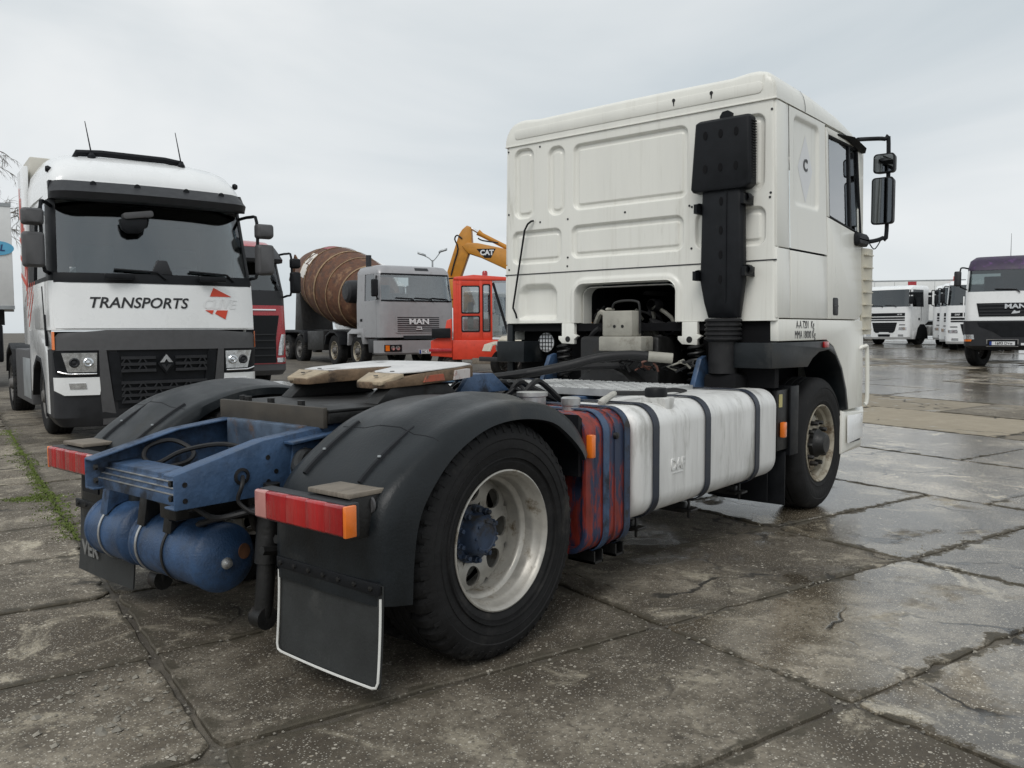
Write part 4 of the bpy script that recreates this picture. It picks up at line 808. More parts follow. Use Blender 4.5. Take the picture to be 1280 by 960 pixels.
# ------------------------------------------------ cab sides
def side_pan(name, poly, s, out_=.0, th=.03, mat=m_white, parent=TR, bev=.006, **k):
    def mp_(x, y, z): return (x, s*(hw(z)+y), z)
    return MB().prism(poly, 'y', out_-th, out_).map(mp_).build(name, mat, parent, bevel=bev, **k)
for s in (-1, 1):
    side_pan('cab_rear_pillar', [(2.905, 1.975), (3.135, 1.975), (3.115, 2.965), (2.905, 2.965)], s)
    side_pan('cab_rear_pillar', [(2.905, 1.486), (3.14, 1.486), (3.137, 1.968), (2.905, 1.968)], s)
    up = MB().hgrid(lin(0, 1, 61), lin(0, 1, 81), lambda a, b: (lambda x, z: (x, s*(hw(z)-.020*sm((.012-sdrr(x, z, (3.22, 3.70, 2.30, 2.91), .05))/.03)), z))(3.142-.02*b+(.735-.03*b)*a, 1.978+.985*b)).build('cab_side_panel', m_white, TR, ang=60)
    dm = MB().add([(3.475, s*(hw(2.8)-.0185), 2.82), (3.33, s*(hw(2.6)-.0185), 2.575), (3.475, s*(hw(2.35)-.0185), 2.33), (3.62, s*(hw(2.6)-.0185), 2.575)], [(0, 1, 2, 3)]).build('diamond_label', m_platewhite, up)
    if s < 0: text('C', .12, m_txt, up, frame((3.475, s*(hw(2.6)-.0165), 2.60), (1, 0, 0), (0, 0, 1)), bold=.003)
    side_pan('lower_side_panel', [(3.148, 1.486), (3.895, 1.486), (3.885, 1.965), (3.146, 1.965)], s)
    # door around the window
    dr = side_pan('door', [(3.905, 1.486), (4.62, 1.486), (4.72, 1.55), (4.73, 2.10), (4.71, 2.19), (3.90, 2.27), (3.882, 2.27)], s)
    MB().prism([(3.882, 2.273), (3.935, 2.273), (3.905, 2.90), (3.862, 2.95)], 'y', -.03, 0).prism([(3.862, 2.952), (3.905, 2.902), (4.60, 2.902), (4.64, 2.94)], 'y', -.03, 0).prism([(4.64, 2.94), (4.60, 2.90), (4.70, 2.195), (4.75, 2.19)], 'y', -.03, 0).map(lambda x, y, z: (x, s*(hw(z)+y), z)).build('window_frame', m_white, dr, bevel=.004)
    MB().tube([(x, s*(hw(z)-.012), z) for x, z in ((3.935, 2.28), (3.915, 2.6), (3.905, 2.895), (4.3, 2.90), (4.60, 2.895), (4.65, 2.55), (4.70, 2.205), (4.3, 2.24), (3.935, 2.28))], .013, 6).build('window_seal', m_black, dr)
    side_pan('door_window', [(3.93, 2.27), (4.71, 2.19), (4.61, 2.91), (3.90, 2.91)], s, -.02, .006, m_glass, dr, 0)
    MB().prism([(4.44, 2.22), (4.475, 2.216), (4.43, 2.905), (4.395, 2.905)], 'y', -.024, -.008).map(lambda x, y, z: (x, s*(hw(z)+y), z)).build('window_divider', m_black, dr)
    side_pan('door_handle', rrect(4.0, 4.12, 1.515, 1.655, .02), s, .003, .02, m_black, dr, .004)
    side_pan('handle_flap', [(4.01, 1.585), (4.11, 1.585), (4.11, 1.595), (4.01, 1.595)], s, .008, .01, m_dgrey, dr, 0)
    # skirt, arch and steps
    side_pan('cab_skirt', [(2.925, 1.325), (3.86, 1.325), (4.02, 1.27), (4.22, 1.10), (4.32, .92), (4.37, .745), (4.72, .745), (4.76, 1.478), (2.925, 1.478)], s, 0, .06)
    side_pan('arch_trim', [(2.80, 1.14), (3.46, 1.13), (3.56, 1.19), (3.7, 1.235), (3.9, 1.245), (4.05, 1.2), (4.18, 1.08), (4.27, .92), (4.31, .745), (4.362, .745), (4.315, .92), (4.21, 1.095), (4.015, 1.262), (3.855, 1.316), (2.80, 1.316)], s, .004, .30, m_fender, TR, .006)
    side_pan('arch_marker', [(3.77, 1.265), (3.87, 1.265), (3.87, 1.312), (3.77, 1.312)], s, .02, .02, m_redlens, TR, .006)
    MB().box(3.3, 4.4, min(s*.75, s*.80), max(s*.75, s*.80), .9, 1.4).build('arch_lining', m_dark, TR)
    bp_ = MB().loft([[(x, s*y, z) for x, z in q] for y, q in ((1.225, [(4.27, .39), (4.74, .43), (4.80, .70), (4.27, .735)]), (1.19, [(4.27, .375), (4.86, .38), (4.90, .735), (4.27, .738)]), (1.0, [(4.27, .37), (5.0, .37), (5.02, .738), (4.27, .738)]), (.0, [(4.27, .37), (5.1, .37), (5.12, .738), (4.27, .738)]))]).build('bumper_step', m_white, TR, bevel=.01)
    MB().box(4.45, 4.70, min(s*1.14, s*1.23), max(s*1.14, s*1.23), .46, .475).build('step_tread', m_dgrey, bp_)
    side_pan('step_recess', [(4.33, .47), (4.70, .49), (4.70, .69), (4.33, .70)], s, .012, .01, m_white2, bp_, .003)
    # grab handle and corner deflector
    MB().tube([(4.66, s*1.215, 1.24), (4.72, s*1.25, 1.26), (4.76, s*1.255, 1.22), (4.79, s*1.255, .82), (4.77, s*1.24, .76)], .017, 8, smooth=3).build('grab_handle', m_white, TR)
    dfl = MB().loft([[(x, s*y, z) for z in lin(1.36, 2.09, 10)] for x, y in ((4.70, 1.215), (4.77, 1.236), (4.84, 1.245), (4.91, 1.240), (4.97, 1.20), (5.02, 1.15))], closed=False, cap=False).build('corner_deflector', m_cream, TR, solid=.008)
    for k in range(7): MB().box(4.72, 4.90, min(s*1.20, s*1.252), max(s*1.20, s*1.252), 1.40+k*.105, 1.410+k*.105).build('vane_rib', m_cream, dfl)
    # sun shade over the door window
    MB().loft([[(x, s*y, z) for x, y, z in q] for q in ([(4.10, 1.185, 2.945), (4.12, 1.21, 2.935), (4.11, 1.19, 2.925)], [(4.3, 1.185, 2.965), (4.34, 1.255, 2.945), (4.3, 1.2, 2.92)], [(4.58, 1.185, 2.945), (4.64, 1.255, 2.905), (4.56, 1.2, 2.885)], [(4.70, 1.185, 2.91), (4.72, 1.22, 2.88), (4.68, 1.2, 2.87)])]).build('wind_deflector', m_black, TR, bevel=.004)
    # mirrors
    MB().tube([(4.70, s*1.16, 3.0), (4.88, s*1.2, 3.03), (4.97, s*1.30, 3.03), (4.99, s*1.325, 2.99), (4.99, s*1.325, 2.25), (4.97, s*1.30, 2.19), (4.85, s*1.24, 2.155), (4.72, s*1.19, 2.15)], .018, 10, smooth=4).build('mirror_arm', m_black, TR)
    for z0, z1, y0, y1 in ((2.74, 2.905, 1.215, 1.39), (2.305, 2.705, 1.205, 1.385)):
        mr_ = MB().loft([[(x, s*y, z) for y, z in rrect(y0+q, y1-q, z0+q, z1-q, .03)] for x, q in ((4.945, .0), (4.955, 0), (5.03, .006), (5.06, .03))]).build('mirror', m_black, TR, bevel=.004, ang=45)
        MB().prism([(s*y, z) for y, z in rrect(y0+.012, y1-.012, z0+.012, z1-.012, .025)], 'x', 4.9435, 4.9445).build('mirror_glass', m_mirror, mr_)
    MB().loft([[(x, s*y, z) for x, z in rrect(4.50-q, 4.78+q*.2, 2.10-q, 2.205+q, .035)] for y, q in ((1.195, 0), (1.235, 0), (1.25, -.02))]).build('mirror_base', m_black, TR, bevel=.004)
    MB().tube([(4.80, s*1.24, 2.14), (4.86, s*1.26, 2.09), (4.90, s*1.28, 2.12), (4.95, s*1.30, 2.19)], .005, 5, smooth=3).build('cable', m_black, TR)
# cab front (away from the camera)
def cfx(y, z): return 5.06-.16*(abs(y)/1.2)**3-.30*sm((abs(y)-1.0)/.2)-max(0, z-2.1)*.12
MB().hgrid(lin(-1.2, 1.2, 33), lin(.74, 2.05, 12), lambda y, z: (cfx(y, z), y, z)).build('cab_front_panel', m_white, TR, solid=.02)
MB().hgrid(lin(-1.14, 1.14, 33), lin(2.06, 2.86, 10), lambda y, z: (cfx(y, z), y, z)).build('windscreen', m_wclear, TR, solid=.008)
MB().hgrid(lin(-1.17, 1.17, 33), lin(2.865, 3.0, 4), lambda y, z: (cfx(y, z), y, z)).build('cab_front_header', m_white, TR, solid=.02)
MB().hgrid(lin(-.9, .9, 21), lin(1.0, 1.6, 8), lambda y, z: (cfx(y, z)+.012, y, z)).build('grille', m_black, TR, solid=.01)
for s in (-1, 1):
    MB().prism([(4.66, 2.06), (4.80, 2.06), (4.76, 2.9), (4.66, 2.96)], 'y', s*1.19, s*1.10).build('front_pillar', m_white, TR)
    # seats
    st = MB().prism(rrect(3.85, 3.99, 1.85, 2.44, .05), 'y', s*.35, s*.85).prism(rrect(3.88, 3.97, 2.47, 2.70, .03), 'y', s*.48, s*.72).prism(rrect(3.85, 4.4, 1.72, 1.86, .05), 'y', s*.35, s*.85).build('seat', m_seat, TR, bevel=.02)
MB().box(4.5, 4.95, -1.1, 1.1, 1.6, 2.12).build('dashboard', m_dgrey, TR, bevel=.05)
text('A-A 7201  Kg', .08, m_txt, TR, frame((3.42, -1.2225, 1.438), (1, 0, 0), (0, 0, 1)), squash=.80)
text('MMA 18000 Kg', .08, m_txt, TR, frame((3.42, -1.2240, 1.365), (1, 0, 0), (0, 0, 1)), squash=.80)
# ------------------------------------------------ air intake snorkel on the rear wall
SX0, SX1 = 2.765, 2.885
sn = MB().loft([[(x, y, z) for x, y in rrect(SX0+.02+q, SX1-.01, y0, y1, .03, 3)] for z, y0, y1, q in ((1.49, -.985, -.745, .02), (1.60, -1.0, -.72, .0), (1.75, -1.02, -.69, 0), (2.38, -1.005, -.70, 0))]).build('air_intake', m_black, TR, bevel=.004, ang=40, label='black air intake duct on the cab rear wall')
MB().loft([[(x, y, z) for x, y in rrect(SX0+q*.3, SX1, y0, y1, .025, 3)] for z, y0, y1, q in ((2.375, -1.04, -.64, 0), (2.40, -1.075, -.622, 0), (2.85, -1.065, -.655, 0), (2.872, -1.05, -.67, .1))]).build('intake_head', m_black, sn, bevel=.006, ang=40)
for z in lin(2.44, 2.82, 22): MB().box(SX0+.03, SX1-.03, -1.078, -1.06, z, z+.008).build('louvre', m_black, sn)
mb = MB()
for z in (2.53, 2.76):
    for y in (-.74, -.855, -.97): mb.prism([(y+.016*math.cos(R(a)), z+(.03 if math.sin(R(a)) > 0 else -.03)*abs(math.sin(R(a)))) for a in range(0, 360, 30)], 'x', SX0-.004, SX0+.003)
for z in (2.30, 2.10, 1.93, 1.76): mb.prism([(-.855+.013*math.cos(R(a)), z+.03*math.sin(R(a))) for a in range(0, 360, 30)], 'x', SX0+.016, SX0+.022)
mb.build('slots', m_dark, sn, kind='stuff')
MB().box(SX0+.012, SX0+.021, -.90, -.893, 1.6, 2.36).build('moulding_line', m_black, sn)
for y, z in ((-1.03, 2.31), (-1.045, 1.82), (-.68, 2.27), (-.675, 1.80)): MB().lathe([(.03, -.035), (.034, -.02), (.034, .02), (.03, .035), (.001, .04)], c=(2.82, y, z), ax='x', n=12).box(2.74, 2.9, y-.012, y+.012, z-.045, z+.02).build('rubber_mount', m_black, sn)
MB().prism([(-.91, 2.86), (-.91, 2.905), (-.88, 2.925), (-.84, 2.92), (-.82, 2.89), (-.82, 2.86)], 'x', 2.82, 2.85).build('lifting_eye', m_black, sn)
pr = []
for k in range(5): pr += [(.118, 1.485-k*.032), (.130, 1.477-k*.032), (.130, 1.467-k*.032), (.118, 1.458-k*.032)]
MB().lathe(pr+[(.10, 1.32), (.10, 1.1), (.001, 1.08)], c=(2.83, -.86, 0), ax='z', n=28).map(lambda x, y, z: (x, y, z)).build('rubber_bellows', m_hose, sn)
MB().box(2.75, 3.0, -1.0, -.74, .9, 1.10).build('air_filter', m_dark, TR, bevel=.04)
# prop rod on the left of the wall
MB().tube([(2.89, .895, 2.325), (2.868, .90, 2.32), (2.865, .935, 2.30), (2.86, .965, 2.25), (2.85, 1.085, 1.62), (2.85, 1.088, 1.60), (2.855, 1.06, 1.545), (2.86, 1.055, 1.51)], .0085, 7).build('tilt_rod', m_black, TR)
# dark closing panels under the cab, behind the wheel arch
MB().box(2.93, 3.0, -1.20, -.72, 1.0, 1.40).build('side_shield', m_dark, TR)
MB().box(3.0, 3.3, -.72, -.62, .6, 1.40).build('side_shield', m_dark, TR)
# ---------------------------------------------------------------- parked vehicles
def pose(px, D, a, w=2.5):
    a = R(a); c0 = LD((px-640)/FOC*D, D); dirr = RT2*math.cos(a) + FW2*math.sin(a); head = RT2*math.sin(a) - FW2*math.cos(a)
    o = c0 + dirr*(w/2); return (o.x, o.y, gz(o.x, o.y)), math.atan2(head.y, head.x)
def interp(tab, z):
    if z <= tab[0][0]: return tab[0][1:]
    for a, b in zip(tab, tab[1:]):
        if z <= b[0]:
            t = (z-a[0])/(b[0]-a[0]); return tuple(p+(q-p)*t for p, q in zip(a[1:], b[1:]))
    return tab[-1][1:]
class Cab:      # table rows: z, front x, rear x, half width ; bulge and corner radius shape the nose in plan
    def __init__(s, tab, bulge=.10, cr=.16): s.tab, s.bulge, s.cr = tab, bulge, cr
    def hw(s, z): return interp(s.tab, z)[2]
    def fx(s, y, z):
        xf, xr, h = interp(s.tab, z); a = min(abs(y), h); c = max(0, a-(h-s.cr))/s.cr
        return xf - s.bulge*(a/h)**2 - s.cr*(1-math.sqrt(max(0, 1-c*c)))
    def shell(s, name, mat, parent, zs=None, bevel=0):
        secs = []
        for z in (zs or [r_[0] for r_ in s.tab]):
            xf, xr, h = interp(s.tab, z); k = s.cr/h
            ts = [-1, -1+k*.02, -1+k*.08, -1+k*.2, -1+k*.4, -1+k*.7, -1+k] + lin(-.75, .75, 9) + [1-k, 1-k*.7, 1-k*.4, 1-k*.2, 1-k*.08, 1-k*.02, 1]
            q = [(s.fx(t*h, z), t*h, z) for t in ts]; secs.append(q + [(xr+.04, h, z), (xr, h-.05, z), (xr, -h+.05, z), (xr+.04, -h, z)])
        return MB().loft(secs).build(name, mat, parent, ang=28, bevel=bevel)
    def grid(s, name, rows, off, mat, parent, th=.03, nc=14, **k):
        mb = MB(); n = nc+1; fr = []; bk = []
        for z, y0, y1 in rows:
            for i in range(n):
                y = y0+(y1-y0)*i/nc; x = s.fx(y, z); fr.append((x+off, y, z)); bk.append((x+off-th, y, z))
        m = len(rows); N = n*m; fs = []
        for j in range(m-1):
            for i in range(nc): fs += [(j*n+i, j*n+i+1, (j+1)*n+i+1, (j+1)*n+i), (N+j*n+i, N+(j+1)*n+i, N+(j+1)*n+i+1, N+j*n+i+1)]
        bd = [i for i in range(n)] + [j*n+nc for j in range(1, m)] + [(m-1)*n+i for i in range(nc-1, -1, -1)] + [j*n for j in range(m-2, 0, -1)]
        fs += [(bd[i], N+bd[i], N+bd[(i+1) % len(bd)], bd[(i+1) % len(bd)]) for i in range(len(bd))]
        return mb.add(fr+bk, fs).build(name, mat, parent, ang=40, **k)
def zrows(z0, z1, n, f): return [(z,)+f((z-z0)/(z1-z0)) for z in lin(z0, z1, n)]
def copy_tree(o, parent=None):
    c = o.copy(); COL.objects.link(c); c.parent = parent
    for ch in list(o.children): copy_tree(ch, c)
    return c
def side_poly(T, name, poly, y, th, mat, bev=.004, **k):
    s = 1 if y > 0 else -1
    return MB().prism(poly, 'y', y, y-s*th).build(name, mat, T, bevel=bev, **k)
def chassis(T, x0, x1, mat=None, z0=.68, z1=.95):
    for s in (-1, 1): MB().box(x1, x0, min(s*.31, s*.40), max(s*.31, s*.40), z0, z1).build('chassis_rail', mat or m_grease, T, bevel=.01)
def mirrors(T, x, ys, zs, mat, arm=m_black, th=.11):
    for s in (-1, 1):
        for z0, z1 in zs:
            mr = MB().loft([[(x_, s*y, z) for y, z in rrect(ys[0]+q, ys[1]-q, z0+q, z1-q, .04)] for x_, q in ((x-.02, 0), (x+.02, 0), (x+th*.8, .008), (x+th, .03))]).build('mirror', mat, T, ang=40)
            MB().prism([(s*y, z) for y, z in rrect(ys[0]+.015, ys[1]-.015, z0+.015, z1-.015, .03)], 'x', x-.0225, x-.021).build('mirror_glass', m_mirror, mr)
        zt, zb = zs[0][1]-.02, zs[-1][0]+.03
        MB().tube([(x-.30, s*1.16, zt+.10), (x-.1, s*(ys[0]-.02), zt+.12), (x, s*(ys[0]+.03), zt+.04), (x, s*(ys[0]+.02), zb), (x-.08, s*(ys[0]-.04), zb-.08), (x-.3, s*1.18, zb-.12)], .022, 8, smooth=3).build('mirror_arm', arm, T)
def cabin_inside(T, cb, z0, z1, xr, seat=True):
    MB().box(xr+.1, -.55, -1.05, 1.05, z0-.3, z0+.02).build('dashboard', m_dgrey, T)
    if seat:
        for s in (-1, 1): MB().prism(rrect(-1.45, -1.3, z0-.25, z0+.55, .05), 'y', s*.3, s*.8).build('seat', m_seat, T, bevel=.02)
    MB().lathe([(.22, -.012), (.235, 0), (.22, .012), (.205, 0), (.22, -.012)], ax='x', n=24).map(rot_map((0, 0, 0), 'Y', R(-40))).map(lambda x, y, z: (x-.62, y+.5, z+z0+.08)).build('steering_wheel', m_dgrey, T)
# a hollow cab top: pillars, header, back wall; windscreen and side glass between
def glasshouse(T, cb, z0, z1, xr, body, glass_m=None, pill=.09, back=True, wmat=None):
    gm = glass_m or m_wscreen
    h0, h1 = cb.hw(z0), cb.hw(z1)
    ws = cb.grid('windscreen', zrows(z0, z1, 8, lambda t: (-(h0-pill)+t*(h0-h1), (h0-pill)-t*(h0-h1))), -.012, gm, T, th=.012, nc=18)
    for s in (-1, 1):
        secs = []
        for z in lin(z0, z1, 6):
            h = cb.hw(z); q = [cb.fx(s*(h-pill), z), cb.fx(s*(h-pill*.5), z), cb.fx(s*h, z)]
            secs.append([(q[0], s*(h-pill), z), (q[1], s*(h-pill*.45), z), (q[2]-.03, s*h, z), (q[2]-.12, s*h, z), (q[0]-.1, s*(h-pill), z)])
        MB().loft(secs).build('front_pillar', body, T, ang=50)
        MB().add([(xr, s*h0, z0), (xr+.55, s*h0, z0), (xr+.55, s*h1, z1), (xr, s*h1, z1), (xr, s*(h0-.05), z0), (xr+.55, s*(h0-.05), z0), (xr+.55, s*(h1-.05), z1), (xr, s*(h1-.05), z1)],
                 [(0, 1, 2, 3), (7, 6, 5, 4), (0, 4, 5, 1), (1, 5, 6, 2), (2, 6, 7, 3), (3, 7, 4, 0)]).build('rear_pillar', body, T)
        xa = cb.fx(s*h0, z0)-.12; xb = cb.fx(s*h1, z1)-.12
        MB().add([(xr+.55, s*(h0-.02), z0), (xa, s*(h0-.02), z0), (xb, s*(h1-.02), z1), (xr+.55, s*(h1-.02), z1)], [(0, 1, 2, 3)]).build('side_window', gm, T, solid=.006)
    if back: MB().box(xr+.02, xr+.06, -h0+.05, h0-.05, z0, z1).build('cab_back_wall', wmat or m_dgrey, T)
    return ws
def wipers(T, cb, z, ys):
    for y in ys:
        pts = [(cb.fx(y, z-.06)+.03, y, z-.06)] + [(cb.fx(y+d, z+.02+.06*abs(d))+.025, y+d, z+.02+.05*abs(d)) for d in lin(-.1, -.6, 5)]
        MB().tube(pts, .016, 6).build('wiper', m_black, T)
# ------------------------------------------------ white truck with TRANSPORTS lettering
loc, rz = pose(68, 10, 36)
T = thing('parked_truck', 'white long distance truck with TRANSPORTS lettering, parked at the left', 'truck', loc, rz)
cb = Cab([(.20, -.06, -.9, 1.16), (.32, 0, -.9, 1.24), (1.16, .04, -.75, 1.25), (1.42, .03, -2.2, 1.25), (2.04, -.02, -2.25, 1.245), (3.02, -.30, -2.3, 1.20), (3.12, -.34, -2.3, 1.19)], .20, .10)
cb.shell('bumper', m_dgrey, T, [.20, .32, .6, .9, 1.16])
cb.shell('cab_body', m_white2, T, [1.40, 1.42, 1.6, 1.8, 2.0])
cb.shell('cab_side_band', m_black, T, [2.001, 2.06])
cb.grid('cowl_panel', zrows(1.98, 2.10, 3, lambda t: (-1.20, 1.20)), .012, m_black, T)
ws = glasshouse(T, cb, 2.06, 3.02, -2.2, m_black, glass_m=glass('tinted windscreen glass', (.52, .57, .57), .085), pill=.085, back=True)
MB().prism([(-1.02, 2.10), (-.95, 2.10), (-.95, 2.17), (-1.02, 2.17)], 'x', -.20, -.198).build('paper_sticker', m_platewhite, T)
for y in (-1.09, 1.09): MB().box(-2.1, -.58, y-.02, y+.02, 2.07, 3.0).build('curtain', m_dgrey, T)
cabin_inside(T, cb, 2.0, 3, -1.5)
MB().box(-1.4, -.5, -1.15, 1.15, 2.86, 3.0).build('header_shelf', m_dark, T)
MB().prism([(-.46, 2.78), (-.43, 2.66), (-.36, 2.61), (-.22, 2.62), (-.14, 2.70), (-.13, 2.80)], 'x', -.20, -.08).build('kerb_mirror', m_black, T, bevel=.015)
MB().prism(rrect(-.42, -.06, 2.80, 2.88, .03), 'x', -.21, -.06).map(rot_map((-.1, -.25, 2.84), 'X', R(9))).build('mirror_bracket', m_gplastic, T, bevel=.01)
for y in (-.50, .62): MB().box(.0, .06, y-.17, y+.17, 2.02, 2.09).build('wiper_motor_cover', m_black, T, bevel=.01)
MB().prism([(-.12, 2.10), (.14, 2.10), (.07, 2.28), (-.04, 2.28)], 'x', -.10, -.02).build('sensor_pod', m_dgrey, T, bevel=.01)
# roof
def rsec(x, zt, h): return [(x, h*a, 3.10+(zt-3.10)*b) for a, b in ((-1, 0), (-.995, .3), (-.96, .6), (-.88, .82), (-.74, .93), (-.5, .985), (0, 1), (.5, .985), (.74, .93), (.88, .82), (.96, .6), (.995, .3), (1, 0))]
MB().loft([rsec(*q) for q in ((-.40, 3.30, 1.14), (-.47, 3.42, 1.17), (-.62, 3.54, 1.185), (-.85, 3.65, 1.19), (-1.2, 3.74, 1.20), (-1.7, 3.78, 1.21), (-2.3, 3.80, 1.21))]).build('cab_roof', m_white2, T, ang=45)
MB().box(-2.3, -.36, -1.19, 1.19, 3.02, 3.10).build('roof_frame', m_white2, T)
for s in (-1, 1): MB().lathe([(.035, 0), (.045, .03), (.03, .06), (.001, .065)], c=(-.75, s*1.17, 3.42), n=12).build('marker_lamp', m_black, T)
vz = Cab([(3.0, -.04, -.4, 1.20), (3.08, -.0, -.4, 1.205), (3.24, -.24, -.5, 1.18)], .14, .22)
vz.shell('sun_visor', m_dgrey, T, [3.0, 3.03, 3.08, 3.16, 3.24])
for y in (-.72, -.22, .38, .85): MB().lathe([(.038, 0), (.038, .012), (.001, .014)], c=(vz.fx(y, 3.2)+.0, y, 3.20), ax='x', n=12).build('marker_lamp', m_black, T)
MB().tube([(-.95, -.80, 3.62), (-.92, -.78, 3.69), (-.90, -.5, 3.71), (-.90, .3, 3.71), (-.92, .52, 3.69), (-.95, .55, 3.62)], .045, 8).build('light_bar', m_black, T)
for y in (-.62, .50):
    MB().lathe([(.05, 0), (.05, .06), (.02, .1), (.001, .1)], c=(-.85, y, 3.60), ax='z', n=12).build('antenna_base', m_black, T)
    MB().tube([(-.85, y, 3.68), (-.88, y-.06, 4.10)], [.010, .005], 6).build('antenna', m_black, T)
# front panel lettering
cb.grid('front_panel', [(1.42, -1.20, 1.20), (1.46, -1.22, 1.22), (1.7, -1.225, 1.225), (1.97, -1.215, 1.215)], .014, m_white2, T, nc=24)
def front_text(bd, size, mat, y, z, par, **k):
    o = text(bd, size, mat, par, frame((0, y, z), (0, 1, 0), (0, 0, 1)), **k)
    for v in o.data.vertices: v.co.x += cb.fx(v.co.y, v.co.z) + .018
    return o
front_text('TRANSPORTS', .185, m_txt, -.28, 1.73, T, shear=.25, bold=.003, squash=1.02)
front_text('CLIVE', .18, m_ghost, .72, 1.73, T, shear=.25, bold=.003, ext=.0005)
def flat_print(poly, mat, name):
    mb = MB(); n = len(poly); f_ = [(cb.fx(y, z)+.021, y, z) for y, z in poly]; b_ = [(x-.004, y, z) for x, y, z in f_]
    return mb.add(f_+b_, [tuple(range(n)), tuple(range(2*n-1, n-1, -1))] + [(i, n+i, n+(i+1) % n, (i+1) % n) for i in range(n)]).build(name, mat, T)
flat_print([(.60, 1.835), (.655, 1.95), (.90, 1.835)], m_redtxt, 'logo_piece')
flat_print([(.53, 1.655), (.62, 1.60), (.645, 1.655)], m_redtxt, 'logo_piece')
flat_print([(.66, 1.61), (.69, 1.655), (.84, 1.655), (.80, 1.535)], m_redtxt, 'logo_piece')
# lower face: grey brow, grille, lamps
cb.grid('grille_brow', [(1.15, -1.23, 1.23), (1.28, -1.235, 1.235), (1.36, -1.18, 1.18), (1.40, -.60, .60)], .03, m_gplastic, T, nc=22)
cb.grid('grille_recess', zrows(.42, 1.15, 3, lambda t: (-.56, .56)), .006, m_black, T)
for z in (1.05, .97, .89): 
    for y0, y1 in ((-.52, -.12), (.12, .52)): cb.grid('grille_bar', [(z-.018, y0, y1), (z+.018, y0, y1)], .045, m_dgrey, T, nc=6)
for z in (.74, .66, .58, .5): cb.grid('grille_bar', [(z-.018, -.52, .52), (z+.018, -.52, .52)], .045, m_dgrey, T, nc=10)
for z in (1.01, .93, .70, .62, .54):
    for k in range(6):
        y = -.46+k*.184; 
        if z > .8 and abs(y) < .14: continue
        for d in (-1, 1): MB().beam((cb.fx(y, z)+.035, y-d*.05, z-.03), (cb.fx(y, z)+.035, y-d*.015, z+.03), .014, .02, (1, 0, 0)).build('grille_mesh', m_dgrey, T)
x0 = cb.fx(0, .97)+.06
em = MB().prism([(-.10, .97), (0, 1.105), (.10, .97), (0, .835)], 'x', x0-.02, x0).build('emblem_base', m_black, T, bevel=.004)
MB().add([(x0+.012, -.062, .985), (x0+.012, -.022, .985), (x0+.012, 0, 1.02), (x0+.012, .022, .985), (x0+.012, .062, .985), (x0+.012, 0, 1.07)], [(0, 1, 2, 5), (2, 3, 4, 5)]).map(lambda x, y, z: (x, y*1.25, .97+(z-.97)*1.2)).build('emblem', m_chrome, em, solid=.012)
MB().add([(x0+.012, -.062, .962), (x0+.012, 0, .872), (x0+.012, .062, .962), (x0+.012, .022, .962), (x0+.012, 0, .925), (x0+.012, -.022, .962)], [(0, 1, 4, 5), (4, 1, 2, 3)]).build('emblem', m_dgrey, em, solid=.012)
